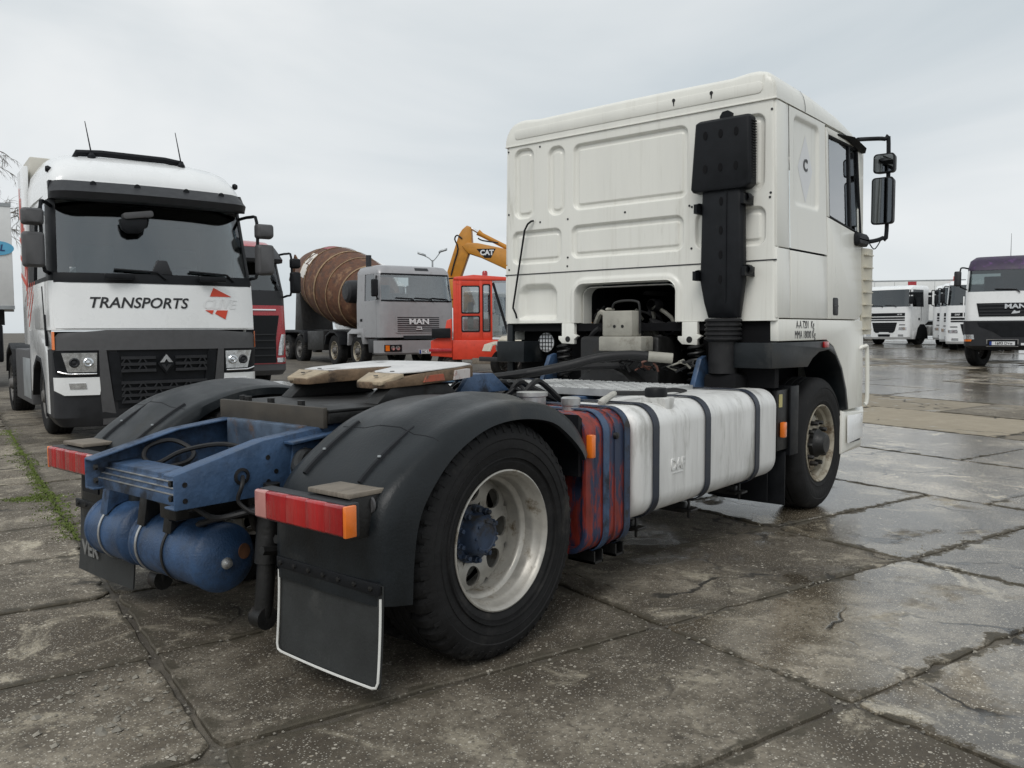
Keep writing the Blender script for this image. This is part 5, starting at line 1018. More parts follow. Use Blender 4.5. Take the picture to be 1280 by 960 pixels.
for s in (-1, 1):
    g = lambda a, b: (min(s*a, s*b), max(s*a, s*b))
    cb.grid('grey_pillar', [(.22,)+g(.56, .72), (.60,)+g(.62, .75), (1.15,)+g(.68, .76)], .03, m_gplastic, T, nc=3)
    cb.grid('side_duct', [(.52,)+g(.47, .60), (1.12,)+g(.54, .66)], .02, m_black, T, nc=2)
    hl = cb.grid('headlamp', [(.83,)+g(.78, 1.16), (.87,)+g(.77, 1.22), (1.12,)+g(.77, 1.24), (1.15,)+g(.77, 1.22)], .02, m_black, T, nc=8)
    cb.grid('reflector', [(.885,)+g(.79, 1.10), (1.12,)+g(.78, 1.16)], .028, m_lamp, hl, nc=6)
    for y in (.88, 1.03): MB().lathe([(.055, 0), (.06, .02), (.045, .03), (.03, .012), (.001, .02)], c=(cb.fx(s*y, 1.0)+.03, s*y, 1.0), ax='x', n=18).build('lamp_bulb', m_dgrey if y > .95 else m_lamp, hl)
    MB().tube([(cb.fx(s*y, .86)+.04, s*y, .862+.03*max(0, (y-1.1)/.1)) for y in lin(.79, 1.2, 8)], .010, 6).build('daytime_strip', m_chrome, hl)
    st = cb.grid('lamp_trim', [(.60,)+g(.76, 1.14), (.66,)+g(.75, 1.235), (.82,)+g(.76, 1.24)], .026, m_white2, T, nc=8)
    cb.grid('fog_lamp', [(.68,)+g(.90, 1.08), (.75,)+g(.91, 1.09)], .035, m_lamp, st, nc=4)
    cb.grid('side_marker', [(1.16,)+g(1.222, 1.245), (1.38,)+g(1.222, 1.245)], .04, m_orange, T, nc=2)
    # cab side: door, arch, skirt
    side_poly(T, 'door', [(-.62, 1.42), (-1.55, 1.42), (-1.6, 2.0), (-.55, 2.0)], s*1.262, .015, m_white2)
    side_poly(T, 'door_grab', [(-.50, 1.2), (-.56, 1.2), (-.75, 1.95), (-.69, 1.95)], s*1.27, .03, m_black)
    side_poly(T, 'arch_panel', [(-.55, .35), (-.80, .35), (-.92, .75), (-1.2, 1.02), (-1.6, 1.05), (-1.95, .9), (-2.15, .55), (-2.3, .55), (-2.3, 1.40), (-.55, 1.40)], s*1.25, .05, m_white2)
    side_poly(T, 'arch_trim', [(-.78, .30), (-.84, .30), (-.97, .74), (-1.22, .98), (-1.58, 1.0), (-1.9, .86), (-2.1, .5), (-2.16, .5), (-1.95, .91), (-1.6, 1.07), (-1.2, 1.04), (-.9, .76)], s*1.258, .20, m_black)
    wheel(T, -1.50, s*1.17, s, T_STEER, R_BG, H_BG)
    wheel(T, -5.2, s*1.22, s, T_DRIVE, R_BG, H_BG)
    sk = side_poly(T, 'side_skirt', [(-2.35, .34), (-4.3, .34), (-4.3, 1.12), (-2.4, 1.12)], s*1.24, .5, m_gplastic, .02)
    side_poly(T, 'skirt_panel', [(-2.45, .42), (-3.3, .42), (-3.3, 1.0), (-2.45, 1.0)], s*1.246, .01, m_galv)
    side_poly(T, 'rear_fender', [(-4.6, .8), (-4.75, 1.1), (-5.2, 1.2), (-5.7, 1.05), (-5.85, .7), (-5.8, .7), (-5.65, 1.0), (-5.2, 1.14), (-4.8, 1.05), (-4.66, .8)], s*1.25, .55, m_black)
    # printed orange stripes on cab side and fairing
    ps = [(-.9, 2.95, -1.9, 3.6, .10), (-1.3, 3.0, -1.45, 3.55, .06)] if s < 0 else []
    for k in range(4): side_poly(T, 'print_stripe', [(-2.25-.03*k-k*.1, 1.45+.12*k), (-2.31-k*.1, 1.45+.12*k), (-1.55-k*.18, 2.05), (-1.50-k*.18, 2.05)], s*(1.2525+k*.0012), .003, m_redtxt, 0)
    fg = side_poly(T, 'side_fairing', [(-2.32, 1.2), (-2.95, 1.2), (-3.05, 3.7), (-2.32, 3.7)], s*1.245, .06, m_white2, .01)
    for k in range(7): side_poly(fg, 'print_stripe', [(-2.36-.08*k, 1.75+.21*k), (-2.42-.08*k, 1.75+.21*k), (-2.30-.095*k, 2.55+.15*k), (-2.24-.095*k, 2.55+.15*k)], s*(1.2475+k*.0008), .002, m_redtxt, 0)
    for k in range(3): side_poly(fg, 'print_stripe', [(-2.36, 2.0+k*.26), (-2.36, 2.07+k*.26), (-2.95, 2.25+k*.26), (-2.95, 2.18+k*.26)], s*(1.2545+k*.0008), .002, m_redtxt, 0)
mirrors(T, -.20, (1.28, 1.52), ((2.65, 2.85), (2.15, 2.57)), m_gplastic)
MB().box(-3.3, -2.45, -1.15, 1.15, 3.3, 3.86).build('roof_deflector', m_beige, T, bevel=.02)
chassis(T, -.6, -6.1)
MB().box(-2.3, -.5, -.5, .5, .4, 1.36).build('engine', m_dark, T)
MB().box(-2.2, -.3, -1.0, 1.0, 1.2, 1.38).build('cab_floor', m_dark, T)
wipers(T, cb, 2.10, (.05, .95))
# ------------------------------------------------ red truck behind it
loc, rz = pose(199, 15.6, 34)
T = thing('parked_truck', 'dark red truck with black grille half hidden behind the TRANSPORTS truck', 'truck', loc, rz)
cb = Cab([(.40, -.08, -.9, 1.2), (.5, 0, -.9, 1.25), (1.30, 0, -2.2, 1.25), (1.95, -.05, -2.25, 1.245), (2.10, -.07, -2.25, 1.24), (2.85, -.36, -2.3, 1.19), (3.0, -.42, -2.3, 1.18), (3.12, -.7, -2.3, 1.12), (3.18, -1.1, -2.2, 1.0)], .10, .2)
cb.shell('bumper', m_gplastic, T, [.40, .5, .62])
cb.shell('cab_body', m_red, T, [.625, .8, 1.0, 1.3, 1.6, 1.80])
cb.shell('cowl', m_dgrey, T, [1.801, 1.95, 2.10])
cb.shell('cab_roof', m_red, T, [2.85, 3.0, 3.12, 3.18])
glasshouse(T, cb, 2.10, 2.85, -2.2, m_dgrey); cabin_inside(T, cb, 2.0, 2.8, -1.5)
cb.grid('grille', [(.65, -.98, .98), (1.15, -.98, .98), (1.60, -1.06, 1.06)], .02, m_black, T, nc=16)
for z in (.80, .95, 1.1, 1.22): cb.grid('grille_bar', [(z-.012, -.95, .95), (z+.012, -.95, .95)], .04, m_dgrey, T)
cb.grid('chrome_strip', [(1.70, -1.0, 1.0), (1.725, -1.0, 1.0)], .02, m_chrome, T)
for s in (-1, 1):
    g = lambda a, b: (min(s*a, s*b), max(s*a, s*b))
    cb.grid('headlamp', [(.80,)+g(1.02, 1.14), (1.0,)+g(1.04, 1.2), (1.22,)+g(1.10, 1.235)], .025, m_lamp, T, nc=4)
    cb.grid('fog_lamp', [(.66,)+g(1.0, 1.2), (.75,)+g(1.0, 1.22)], .025, m_lamp, T, nc=4)
    wheel(T, -1.45, s*1.17, s, T_STEER, R_BG, H_BG); wheel(T, -5.1, s*1.22, s, T_DRIVE, R_BG, H_BG)
vz = Cab([(2.66, .05, -.5, 1.2), (2.72, .08, -.5, 1.2), (2.98, -.30, -.6, 1.17)], .10, .2); vz.shell('sun_visor', m_dgrey, T, [2.66, 2.72, 2.85, 2.98])
mirrors(T, -.05, (1.30, 1.50), ((2.55, 2.75), (2.05, 2.48)), m_black); chassis(T, -.6, -6.0)
# ------------------------------------------------ grey concrete mixer
loc, rz = pose(474, 24, 33, 2.55)
T = thing('mixer_truck', 'grey concrete mixer truck with a rusty brown drum', 'mixer truck', loc, rz)
cb = Cab([(.45, .05, -.5, 1.2), (.5, .09, -.5, 1.24), (.86, .09, -.5, 1.24), (.95, 0, -1.75, 1.22), (1.9, -.02, -1.75, 1.22), (2.02, -.03, -1.75, 1.215), (2.80, -.16, -1.75, 1.18), (2.9, -.2, -1.75, 1.17), (3.02, -.32, -1.7, 1.1), (3.06, -.5, -1.6, 1.0)], .05, .13)
cb.shell('bumper', m_mixgrey, T, [.45, .5, .7, .86]); cb.shell('cab_body', m_mixgrey, T, [.95, 1.2, 1.6, 1.9, 2.02]); cb.shell('cab_roof', m_mixgrey, T, [2.80, 2.9, 2.97, 3.02, 3.06])
glasshouse(T, cb, 2.02, 2.80, -1.7, m_mixgrey, glass_m=m_wmid, pill=.07, back=False); cabin_inside(T, cb, 1.98, 2.8, -1.5)
MB().box(-1.68, -1.64, -1.15, -.5, 2.02, 2.8).box(-1.68, -1.64, .5, 1.15, 2.02, 2.8).box(-1.68, -1.64, -.5, .5, 2.02, 2.3).build('cab_back_wall', m_seat, T)
cb.grid('windscreen_seal', [(1.99, -1.15, 1.15), (2.035, -1.15, 1.15)], .012, m_black, T)
cb.grid('windscreen_seal', [(2.77, -1.08, 1.08), (2.81, -1.08, 1.08)], .012, m_black, T)
cb.grid('grille_frame', [(1.08, -.72, .72), (1.58, -.72, .72)], .02, m_mixgrey, T)
for k in range(8): cb.grid('grille_slot', [(1.12+k*.056, -.68, .68), (1.145+k*.056, -.68, .68)], .026, m_black, T)
o = text('MAN', .22, m_platewhite, T, frame((cb.fx(0, 1.4)+.05, .0, 1.40), (0, 1, 0), (0, 0, 1)), bold=.006, ext=.01, squash=1.35)
MB().box(cb.fx(0, 1.2)+.03, cb.fx(0, 1.2)+.05, -.10, .10, 1.17, 1.19).box(cb.fx(0, 1.2)+.03, cb.fx(0, 1.2)+.05, -.08, .08, 1.235, 1.255).box(cb.fx(0, 1.2)+.03, cb.fx(0, 1.2)+.05, .06, .08, 1.19, 1.235).build('emblem', m_platewhite, T)
cb.grid('lower_intake', [(.90, -.5, 1.0), (1.0, -.5, 1.0)], .02, m_black, T)
for s in (-1, 1):
    g = lambda a, b: (min(s*a, s*b), max(s*a, s*b))
    hl = cb.grid('headlamp', [(.54,)+g(.60, 1.13), (.74,)+g(.60, 1.13)], .02, m_black, T, nc=5)
    cb.grid('indicator', [(.56,)+g(.98, 1.10), (.72,)+g(.98, 1.10)], .03, m_orange, hl, nc=2)
    for y in (.72, .87): MB().lathe([(.065, 0), (.06, .012), (.001, .005)], c=(cb.fx(s*y, .64)+.025, s*y, .64), ax='x', n=14).build('lamp_bulb', m_lamp, hl)
    side_poly(T, 'arch_panel', [(-1.15, .75), (-1.2, 1.2), (-2.1, 1.2), (-2.4, 1.08), (-2.45, .7), (-2.36, .7), (-2.28, 1.05), (-1.38, 1.05), (-1.25, .75)], s*1.25, .35, m_mixgrey)
    side_poly(T, 'door_step', [(-.35, .5), (-.9, .5), (-.95, .9), (-.3, .9)], s*1.2, .2, m_dgrey)
    for x in (-1.85, -3.75): wheel(T, x, s*1.17, s, T_STEER, R_STEER, H_BG)
    for x in (-7.0, -8.35): wheel(T, x, s*1.22, s, T_DRIVE, R_BG, H_BG)
    side_poly(T, 'rear_guard', [(-6.3, .75), (-6.4, 1.1), (-7.0, 1.2), (-8.4, 1.2), (-8.95, 1.05), (-9.05, .6), (-8.95, .6), (-8.8, 1.0), (-8.4, 1.1), (-7.0, 1.1), (-6.5, 1.0), (-6.4, .75)], s*1.26, .6, m_black)
    side_poly(T, 'wheel_cover', [(-3.1, .7), (-3.2, 1.0), (-3.55, 1.14), (-3.95, 1.14), (-4.35, 1.0), (-4.45, .7), (-4.39, .7), (-4.29, .96), (-3.95, 1.08), (-3.55, 1.08), (-3.25, .96), (-3.16, .7)], s*1.25, .4, m_black)
    side_poly(T, 'tool_box', [(-4.65, .5), (-6.2, .5), (-6.2, 1.15), (-4.65, 1.15)], s*1.2, .4, m_grease, .02)
    side_poly(T, 'door_handle', rrect(-1.45, -1.3, 1.42, 1.5, .02), s*1.235, .02, m_black)
side_poly(T, 'door_seam', [(-.28, .95), (-.285, .95), (-.285, 2.0), (-.28, 2.0)], -1.222, .005, m_black)
mirrors(T, -.10, (1.26, 1.44), ((2.12, 2.62),), m_black); wipers(T, cb, 2.05, (-.1, .5, 1.05))
MB().cyl((-1.85, -.75, 1.0), (-1.85, -.75, 3.45), .085, 14).build('exhaust_stack', m_dgrey, T)
np_ = MB().box(.10, .125, -.05, .47, .47, .58).build('number_plate', m_platewhite, T)
MB().box(.126, .128, -.05, .005, .472, .578).build('plate_band', m_plateblue, np_)
text('BC 53 SD', .10, m_txt, np_, frame((.127, .24, .525), (0, 1, 0), (0, 0, 1)))
cb.grid('roof_sticker', [(2.91, .0, .45), (2.99, .02, .45)], .012, m_dgrey, T, nc=3)
chassis(T, -.6, -9.4, z1=1.05)
MB().box(-9.3, -2.0, -.5, .5, 1.05, 1.2).build('sub_frame', m_grease, T)
wt = MB().lathe([(.001, -.48), (.25, -.47), (.34, -.40), (.36, -.2), (.36, .3), (.34, .42), (.2, .5), (.001, .5)], c=(-2.45, -.82, 2.36), n=26).build('water_tank', m_dgrey, T)
DT = [(-3.8, .55), (-3.2, .78), (-2.3, 1.03), (-1.45, 1.2), (-.7, 1.28), (.3, 1.28), (1.2, 1.2), (2.0, 1.05), (2.6, .85), (3.0, .6)]
dr = MB().lathe([(r_, x_) for x_, r_ in DT]+[(.001, 3.1)], ax='x', n=56).map(rot_map((0, 0, 0), 'Y', R(13))).map(lambda x, y, z: (x-5.5, y, z+2.66)).build('mixing_drum', m_drum, T, ang=25)
def drum_pt(x, a, off):
    r_ = interp(DT, x)[0]+off; m_ = Matrix.Rotation(R(13), 4, 'Y'); q = m_ @ Vector((x, r_*math.cos(a), r_*math.sin(a))); return (q.x-5.5, q.y, q.z+2.66)
for x, w_, mt in ((-1.45, .05, m_drumband), (-.7, .04, m_drumband), (.3, .09, m_drumband), (1.2, .04, m_drumband), (2.0, .06, m_drumband)):
    MB().loft([[drum_pt(x+d, 2*math.pi*k/48, .012) for k in range(48)] for d in (-w_/2, w_/2)], cap=False).build('drum_band', mt, dr, solid=-.012)
def drum_print(o, x0, a0):      # wrap flat lettering on the drum: text x runs round the drum
    for v in o.data.vertices: v.co = Vector(drum_pt(x0+v.co.y, a0+v.co.x/1.15, .008+v.co.z*.5))
    return o
for ch, a0 in (('S', R(116)), ('I', R(140))): drum_print(text(ch, 1.0, m_drumtxt, dr, Matrix.Identity(4), bold=.045, ext=.006), -1.15, a0+R(24))
sp_ = MB(); n_ = 10
sp_.loft([[drum_pt(-1.35+.62*i/6, R(92)+R(20)*k/n_, .010) for k in range(n_+1)] for i in range(7)], closed=False, cap=False).build('faded_print', m_drumpink, dr, solid=-.006)
sp_ = MB(); sp_.loft([[drum_pt(-1.45+.60*i/6, R(152)+R(22)*k/n_, .010) for k in range(n_+1)] for i in range(7)], closed=False, cap=False).build('faded_print', m_drumtxt, dr, solid=-.006)
MB().prism([(-2.3, 1.2), (-2.15, 2.2), (-2.55, 2.2), (-2.9, 1.2)], 'y', -.5, .5).build('drum_stand', m_grease, T, bevel=.02)
MB().prism([(-8.4, 1.2), (-8.7, 2.6), (-9.1, 2.6), (-9.3, 1.2)], 'y', -.6, .6).build('drum_stand', m_grease, T, bevel=.02)
MB().loft([[(x, y*k, z) for y, z in ((-.5, .5), (-.3, 0), (.3, 0), (.5, .5), (.45, .5), (.27, .05), (-.27, .05), (-.45, .5))] for x, k in ((0, 1.2), (1, 1.0))]).map(lambda x, y, z: (-9.2-x, y, 3.6+z*.9-x*.9)).build('discharge_chute', m_drum, T)
# ------------------------------------------------ white cab-over tractors with striped grilles (one built, others copied)
def make_daf(label, roof=False):
    T = thing('parked_truck', label, 'truck', group='white tractor trucks parked on the right')
    cb = Cab([(.30, -.05, -.9, 1.2), (.40, .02, -.9, 1.24), (.62, .03, -.9, 1.245), (1.2, .02, -2.1, 1.245), (1.9, 0, -2.15, 1.24), (2.80, -.12, -2.2, 1.19), (2.88, -.18, -2.2, 1.18), (3.0, -.45, -2.2, 1.12), (3.03, -.8, -2.1, 1.0)], .10, .18)
    cb.shell('bumper', m_white2, T, [.30, .40, .62, .72]); cb.shell('cab_body', m_white2, T, [.722, 1.2, 1.6, 1.93]); cb.shell('cab_roof', m_white2, T, [2.80, 2.88, 2.95, 3.0, 3.03])
    glasshouse(T, cb, 1.93, 2.80, -2.15, m_white2, pill=.06); cabin_inside(T, cb, 1.9, 2.8, -1.5)
    for z0, z1 in ((1.46, 1.62), (1.32, 1.41), (1.22, 1.28)): cb.grid('grille_slot', [(z0, -1.03, 1.03), (z1, -1.03, 1.03)], .012, m_black, T)
    text('DAF', .10, m_platewhite, T, frame((cb.fx(-.7, 1.54)+.016, -.78, 1.54), (0, 1, 0), (0, 0, 1)), bold=.003)
    text('XF 95', .10, m_platewhite, T, frame((cb.fx(.7, 1.54)+.016, .78, 1.54), (0, 1, 0), (0, 0, 1)), bold=.003)
    lg = cb.grid('lower_grille', [(.62, -.45, .45), (.70, -.55, .55), (1.14, -.66, .66)], .014, m_black, T)
    for k in range(4): cb.grid('grille_bar', [(.72+k*.1, -.52-k*.03, .52+k*.03), (.735+k*.1, -.52-k*.03, .52+k*.03)], .025, m_dgrey, lg)
    cb.grid('plate_recess', [(.42, -.3, .3), (.54, -.33, .33)], .01, m_black, T)
    MB().box(.03, .05, -.26, .26, .55, .65).build('number_plate', m_platewhite, T)
    for s in (-1, 1):
        g = lambda a, b: (min(s*a, s*b), max(s*a, s*b))
        cb.grid('headlamp', [(.76,)+g(.74, 1.12), (.90,)+g(.76, 1.14)], .014, m_lamp, T, nc=4); cb.grid('lamp_slot', [(1.0,)+g(.76, 1.05), (1.04,)+g(.78, 1.05)], .012, m_dgrey, T, nc=4)
        cb.grid('fog_lamp', [(.44,)+g(.72, .98), (.54,)+g(.72, .98)], .014, m_lamp, T, nc=4)
        side_poly(T, 'arch_cut', [(-.75, .35), (-.95, .85), (-1.2, 1.05), (-1.6, 1.05), (-1.9, .85), (-2.0, .5), (-2.05, .30), (-.75, .30)], s*1.249, .5, m_dark, 0)
        side_poly(T, 'door_seam', [(-1.28, 1.2), (-1.30, 1.2), (-1.30, 1.93), (-1.28, 1.93)], s*1.25, .01, m_dgrey, 0)
        side_poly(T, 'door_handle', rrect(-1.15, -1.0, 1.25, 1.37, .02), s*1.255, .02, m_black)
        side_poly(T, 'skirt', [(-.45, .30), (-.72, .30), (-.8, .7), (-.45, .7)], s*1.247, .05, m_white2)
        wheel(T, -1.40, s*1.19, s, T_STEER, R_BG, H_BG); wheel(T, -5.1, s*1.22, s, T_DRIVE, R_BG, H_BG)
        side_poly(T, 'fuel_tank', rrect(-4.1, -2.4, .45, 1.0, .1), s*1.2, .5, m_alu, .02)
    mirrors(T, -.02, (1.27, 1.45), ((2.50, 2.66), (2.05, 2.45)), m_black); chassis(T, -.6, -6.0, z1=1.0); wipers(T, cb, 1.97, (-.1, .6))
    MB().box(-2.1, -.5, -.5, .5, .4, 1.2).build('engine', m_dark, T)
    if roof: MB().loft([[(x, y*h, 2.98+(zt-2.98)*b) for y, b in ((-1, 0), (-.98, .5), (-.9, .85), (-.6, 1), (.6, 1), (.9, .85), (.98, .5), (1, 0))] for x, zt, h in ((-.55, 3.2, 1.0), (-.9, 3.5, 1.08), (-1.5, 3.8, 1.12), (-2.2, 3.95, 1.15))]).build('roof_spoiler', m_white2, T, ang=50)
    return T
d1 = make_daf('white tractor truck seen front and side, nearest the tall white cab on the right')
(loc, rz) = pose(1076, 44, -52); d1.location = loc; d1.rotation_euler[2] = rz
for px, D, a, lb in ((1180, 36, -34, 'front white truck of the row beside the purple topped truck'), (1172, 39, -34, 'second white truck of the row, a sliver behind the front one'), (1164, 42, -34, 'rearmost white truck of the row behind two others')):
    c = copy_tree(d1); loc, rz = pose(px, D, a); c.location = loc; c.rotation_euler[2] = rz; c['label'] = lb
wt_ = make_daf('white truck with a tall roof spoiler behind the grey mixer cab', True); wt_['group'] = 'trucks behind the mixer'
loc, rz = pose(440, 33, 30); wt_.location = loc; wt_.rotation_euler[2] = rz
# ------------------------------------------------ white and dark truck with the purple roof
loc, rz = pose(1205, 24.5, -31)
T = thing('parked_truck', 'white truck with a flaking purple roof and dark bumper at the right edge', 'truck', loc, rz); T.scale = (1.04, 1.04, 1.04)
cb = Cab([(.50, -.15, -.7, 1.0), (.62, .04, -.7, 1.22), (1.30, .08, -.7, 1.25), (1.31, 0, -2.0, 1.22), (2.12, -.03, -2.0, 1.215), (2.72, -.14, -2.0, 1.18), (2.80, -.17, -2.0, 1.175), (3.0, -.34, -2.0, 1.13), (3.12, -.6, -2.0, 1.0), (3.15, -1.0, -1.9, .8)], .08, .18)
cb.shell('bumper', m_dgrey, T, [.50, .62, .9, 1.25, 1.30]); cb.shell('cab_body', m_white2, T, [1.315, 1.6, 1.9, 2.12]); cb.shell('cab_roof', m_purple, T, [2.72, 2.80, 2.9, 3.0, 3.12, 3.15])
glasshouse(T, cb, 2.12, 2.72, -1.95, m_white2, pill=.06, back=False); cabin_inside(T, cb, 2.05, 2.7, -1.5)
MB().box(-1.95, -1.9, -.4, 1.15, 2.12, 2.72).build('cab_back_wall', m_dgrey, T)
cb.grid('grille', [(1.43, -.86, .86), (1.80, -.93, .93)], .015, m_black, T)
for k in range(4): cb.grid('grille_bar', [(1.47+k*.09, -.86, .86), (1.50+k*.09, -.86, .86)], .03, m_dgrey, T)
text('MAN', .17, m_chrome, T, frame((cb.fx(0, 1.7)+.05, -.0, 1.70), (0, 1, 0), (0, 0, 1)), bold=.006, ext=.01, squash=1.35)
MB().prism([(-.09, 1.50), (.1, 1.52), (.12, 1.58), (.04, 1.56), (-.02, 1.6), (-.06, 1.55)], 'x', cb.fx(0, 1.5)+.03, cb.fx(0, 1.5)+.05).build('emblem', m_chrome, T)
cb.grid('bumper_hollow', [(.86, -.30, .30), (1.0, -.5, .5), (1.15, -.85, .85), (1.27, -.9, .9)], .006, m_black, T)
pf = cb.grid('plate_frame', [(.60, -.66, .10), (.80, -.66, .10)], .02, m_chrome, T)
cb.grid('plate_recess', [(.615, -.64, .08), (.785, -.64, .08)], .025, m_black, pf)
cb.grid('number_plate', [(.64, -.58, .02), (.74, -.58, .02)], .035, m_platewhite, pf); cb.grid('plate_band', [(.64, -.585, -.53), (.74, -.585, -.53)], .038, m_plateblue, pf, nc=2)
text('1693 DVB', .10, m_txt, pf, frame((cb.fx(-.25, .69)+.037, -.25, .69), (0, 1, 0), (0, 0, 1)), bold=.002)
cb.grid('number_plate', [(.64, .16, .7), (.70, .16, .7)], .03, m_platewhite, T)
for s in (-1, 1):
    g = lambda a, b: (min(s*a, s*b), max(s*a, s*b))
    hl = cb.grid('headlamp', [(.80,)+g(.96, 1.22), (.93,)+g(.98, 1.22)], .02, m_lamp, T, nc=4); cb.grid('indicator', [(.74,)+g(1.04, 1.22), (.795,)+g(1.02, 1.22)], .022, m_orange, hl, nc=3)
    w = wheel(T, -1.15, s*1.02, s, T_STEER, R_BG, H_BG); w.rotation_euler[2] += R(-24); wheel(T, -4.6, s*1.22, s, T_DRIVE, R_BG, H_BG)
    side_poly(T, 'corner_vane', [(-.02, 1.4), (-.10, 1.4), (-.12, 2.0), (-.04, 2.0)], s*1.26, .03, m_white2)
mirrors(T, .02, (1.32, 1.50), ((2.28, 2.70),), m_dgrey); chassis(T, -.6, -6.5); wipers(T, cb, 2.14, (.1, .9))
MB().tube([(-.7, -.15, 3.08), (-.72, -.15, 3.75)], [.008, .004], 6).build('antenna', m_black, T)
MB().box(-6.2, -2.3, -1.2, 1.2, 1.15, 2.0).build('tipper_body', m_gplastic, T, bevel=.03)
# ------------------------------------------------ trailers
def trailer(name, label, loc, rz, Lx, h0, h1, mat, group=None):
    T = thing(name, label, 'trailer', loc, rz, group)
    MB().box(-Lx, 0, -1.25, 1.25, h0, h1).build('box_body', mat, T, bevel=.02)
    for z in (h0+.03, h1-.03): MB().box(-Lx-.01, .01, -1.262, -1.251, z-.04, z+.04).box(-Lx-.01, .01, 1.251, 1.262, z-.04, z+.04).build('edge_rail', m_galv, T)
    for k in range(int(Lx/1.2)): MB().box(-1.2*k-.62, -1.2*k-.60, -1.258, -1.251, h0+.1, h1-.1).build('panel_joint', m_galv, T)
    for s in (-1, 1):
        for x in (-Lx+1.2, -Lx+2.5): wheel(T, x, s*1.2, s, T_DRIVE, R_BG, H_BG)
        MB().box(-Lx, -.2, min(s*.4, s*.5), max(s*.4, s*.5), h0-.35, h0).build('frame_rail', m_grease, T)
    return T
p = LD((1137-640)/FOC*55, 55); T = trailer('box_trailer', 'white box trailer with red panels along its top edge', (p.x, p.y, gz(p.x, p.y)), math.atan2(RT2.y, RT2.x)+R(-14), 8.0, 1.1, 3.75, m_trailer)
T.location = (p.x+RT2.x*3.2, p.y+RT2.y*3.2, gz(p.x, p.y))
for x0, x1 in ((-6.2, -5.6), (-3.4, -2.9), (-7.95, -7.7)): MB().box(x0, x1, -1.275, -1.263, 3.35, 3.66).build('red_panel', m_red, T)
MB().box(-.85, -.5, -1.40, -1.275, 3.1, 3.6).cyl((-.68, -1.33, 3.6), (-.68, -1.33, 3.95), .07, 10).build('beacon', m_orangered, T, bevel=.02)
p = LD((-40-640)/FOC*20, 20); T = trailer('box_trailer', 'pale white box trailer with a blue oval sign at the left edge', (p.x, p.y, gz(p.x, p.y)), math.atan2(RT2.y, RT2.x)+R(31), 6.0, 1.75, 4.1, m_trailer)
q = LD((21-640)/FOC*19, 19); q = q - Matrix.Rotation(T.rotation_euler[2], 2) @ Vector((0, -1.25)); T.location = (q.x, q.y, gz(q.x, q.y))
MB().prism([(-.30+.34*math.cos(a), 3.10+.16*math.sin(a)) for a in lin(0, 6.02, 24)], 'y', -1.275, -1.264).build('oval_sign', M('sky blue print', (.10, .36, .55), .4), T)
text('SL', .20, M('navy print', (.02, .05, .15), .4), T, frame((-.24, -1.277, 3.10), (1, 0, 0), (0, 0, 1)), shear=.2, bold=.006)
MB().box(-2.6, -.25, -1.2, 1.2, .55, 1.40).build('under_body', m_black, T, bevel=.03)
for s in (-1, 1): wheel(T, -.95, s*1.22, s, T_DRIVE, R_BG, H_BG)
# ------------------------------------------------ red loading machine in front of the mixer
D = 22.5; p = LD((602-640)/FOC*D, D); T = thing('loading_machine', 'bright red loading machine with a boxy windowed cab', 'loader', (p.x, p.y, gz(p.x, p.y)), math.atan2(RT2.y, RT2.x)+R(4))
m_winred = glass('machine window glass', (.5, .52, .53), .22)
for x0, x1 in ((-.75, -.64), (-.60, -.52), (-.045, .045), (.24, .30)): MB().box(x0, x1, 0, .08, .92, 2.52).build('cab_post', m_orangered, T, bevel=.008)
for x0, x1, z0, z1 in ((-.64, -.60, .92, 2.52), (-.52, -.045, 2.36, 2.52), (-.52, -.045, 1.56, 1.64), (-.52, -.045, .92, 1.15), (.045, .24, .92, 1.15), (.045, .24, 2.40, 2.52)): MB().box(x0, x1, .005, .06, z0, z1).build('cab_panel', m_orangered, T, bevel=.004)
for x0, x1, z0, z1 in ((-.64, -.60, 1.1, 2.3), (-.52, -.045, 1.64, 2.36), (-.52, -.045, 1.15, 1.56), (.045, .24, 1.15, 2.40)):
    MB().box(x0+.015, x1-.015, .022, .03, z0, z1).build('cab_window', m_winred, T); 
    if x1-x0 > .1: MB().prism(rrect(x0, x1, z0, z1, .03), 'y', .012, .02)
for x0, x1, z0, z1 in ((-.52, -.045, 1.64, 2.36), (-.52, -.045, 1.15, 1.56), (.045, .24, 1.15, 2.40)):
    oo, ii = rrect(x0-.012, x1+.012, z0-.012, z1+.012, .04), rrect(x0+.02, x1-.02, z0+.02, z1-.02, .03)
    MB().loft([[(x, y, z) for x, z in q] for y, q in ((.0, oo), (-.008, oo), (-.008, ii), (.02, ii))], cap=False).build('window_seal', m_black, T)
MB().prism([(-.75, 2.52), (-.72, 2.60), (-.2, 2.66), (.95, 2.58), (.98, 2.50)], 'y', -.02, 1.15).build('cab_roof', m_orangered, T, bevel=.02)
MB().box(-.75, .30, 1.07, 1.13, .92, 1.5).box(-.75, -.68, .08, 1.07, .92, 1.4).build('cab_panel', m_orangered, T, bevel=.01)
for x, y in ((-.7, 1.1), (.27, 1.1), (.9, 1.1)): MB().box(x-.04, x+.04, y-.04, y+.04, .9, 2.52).build('cab_post', m_orangered, T)
MB().beam((.95, .04, 2.5), (1.15, .04, 1.0), .06, .06).build('cab_post', m_black, T); MB().beam((.32, .04, 2.45), (.75, .04, 1.0), .05, .07).build('cab_post', m_black, T)
MB().add([(.3, .03, 1.0), (1.15, .03, 1.0), (.95, .03, 2.5), (.3, .03, 2.5)], [(0, 1, 2, 3)]).build('cab_window', m_winred, T, solid=.006)
MB().prism(rrect(-.35, -.2, 1.2, 1.95, .05), 'y', .3, .75).prism(rrect(-.35, .2, 1.1, 1.22, .04), 'y', .3, .75).build('seat', m_dgrey, T, bevel=.02)
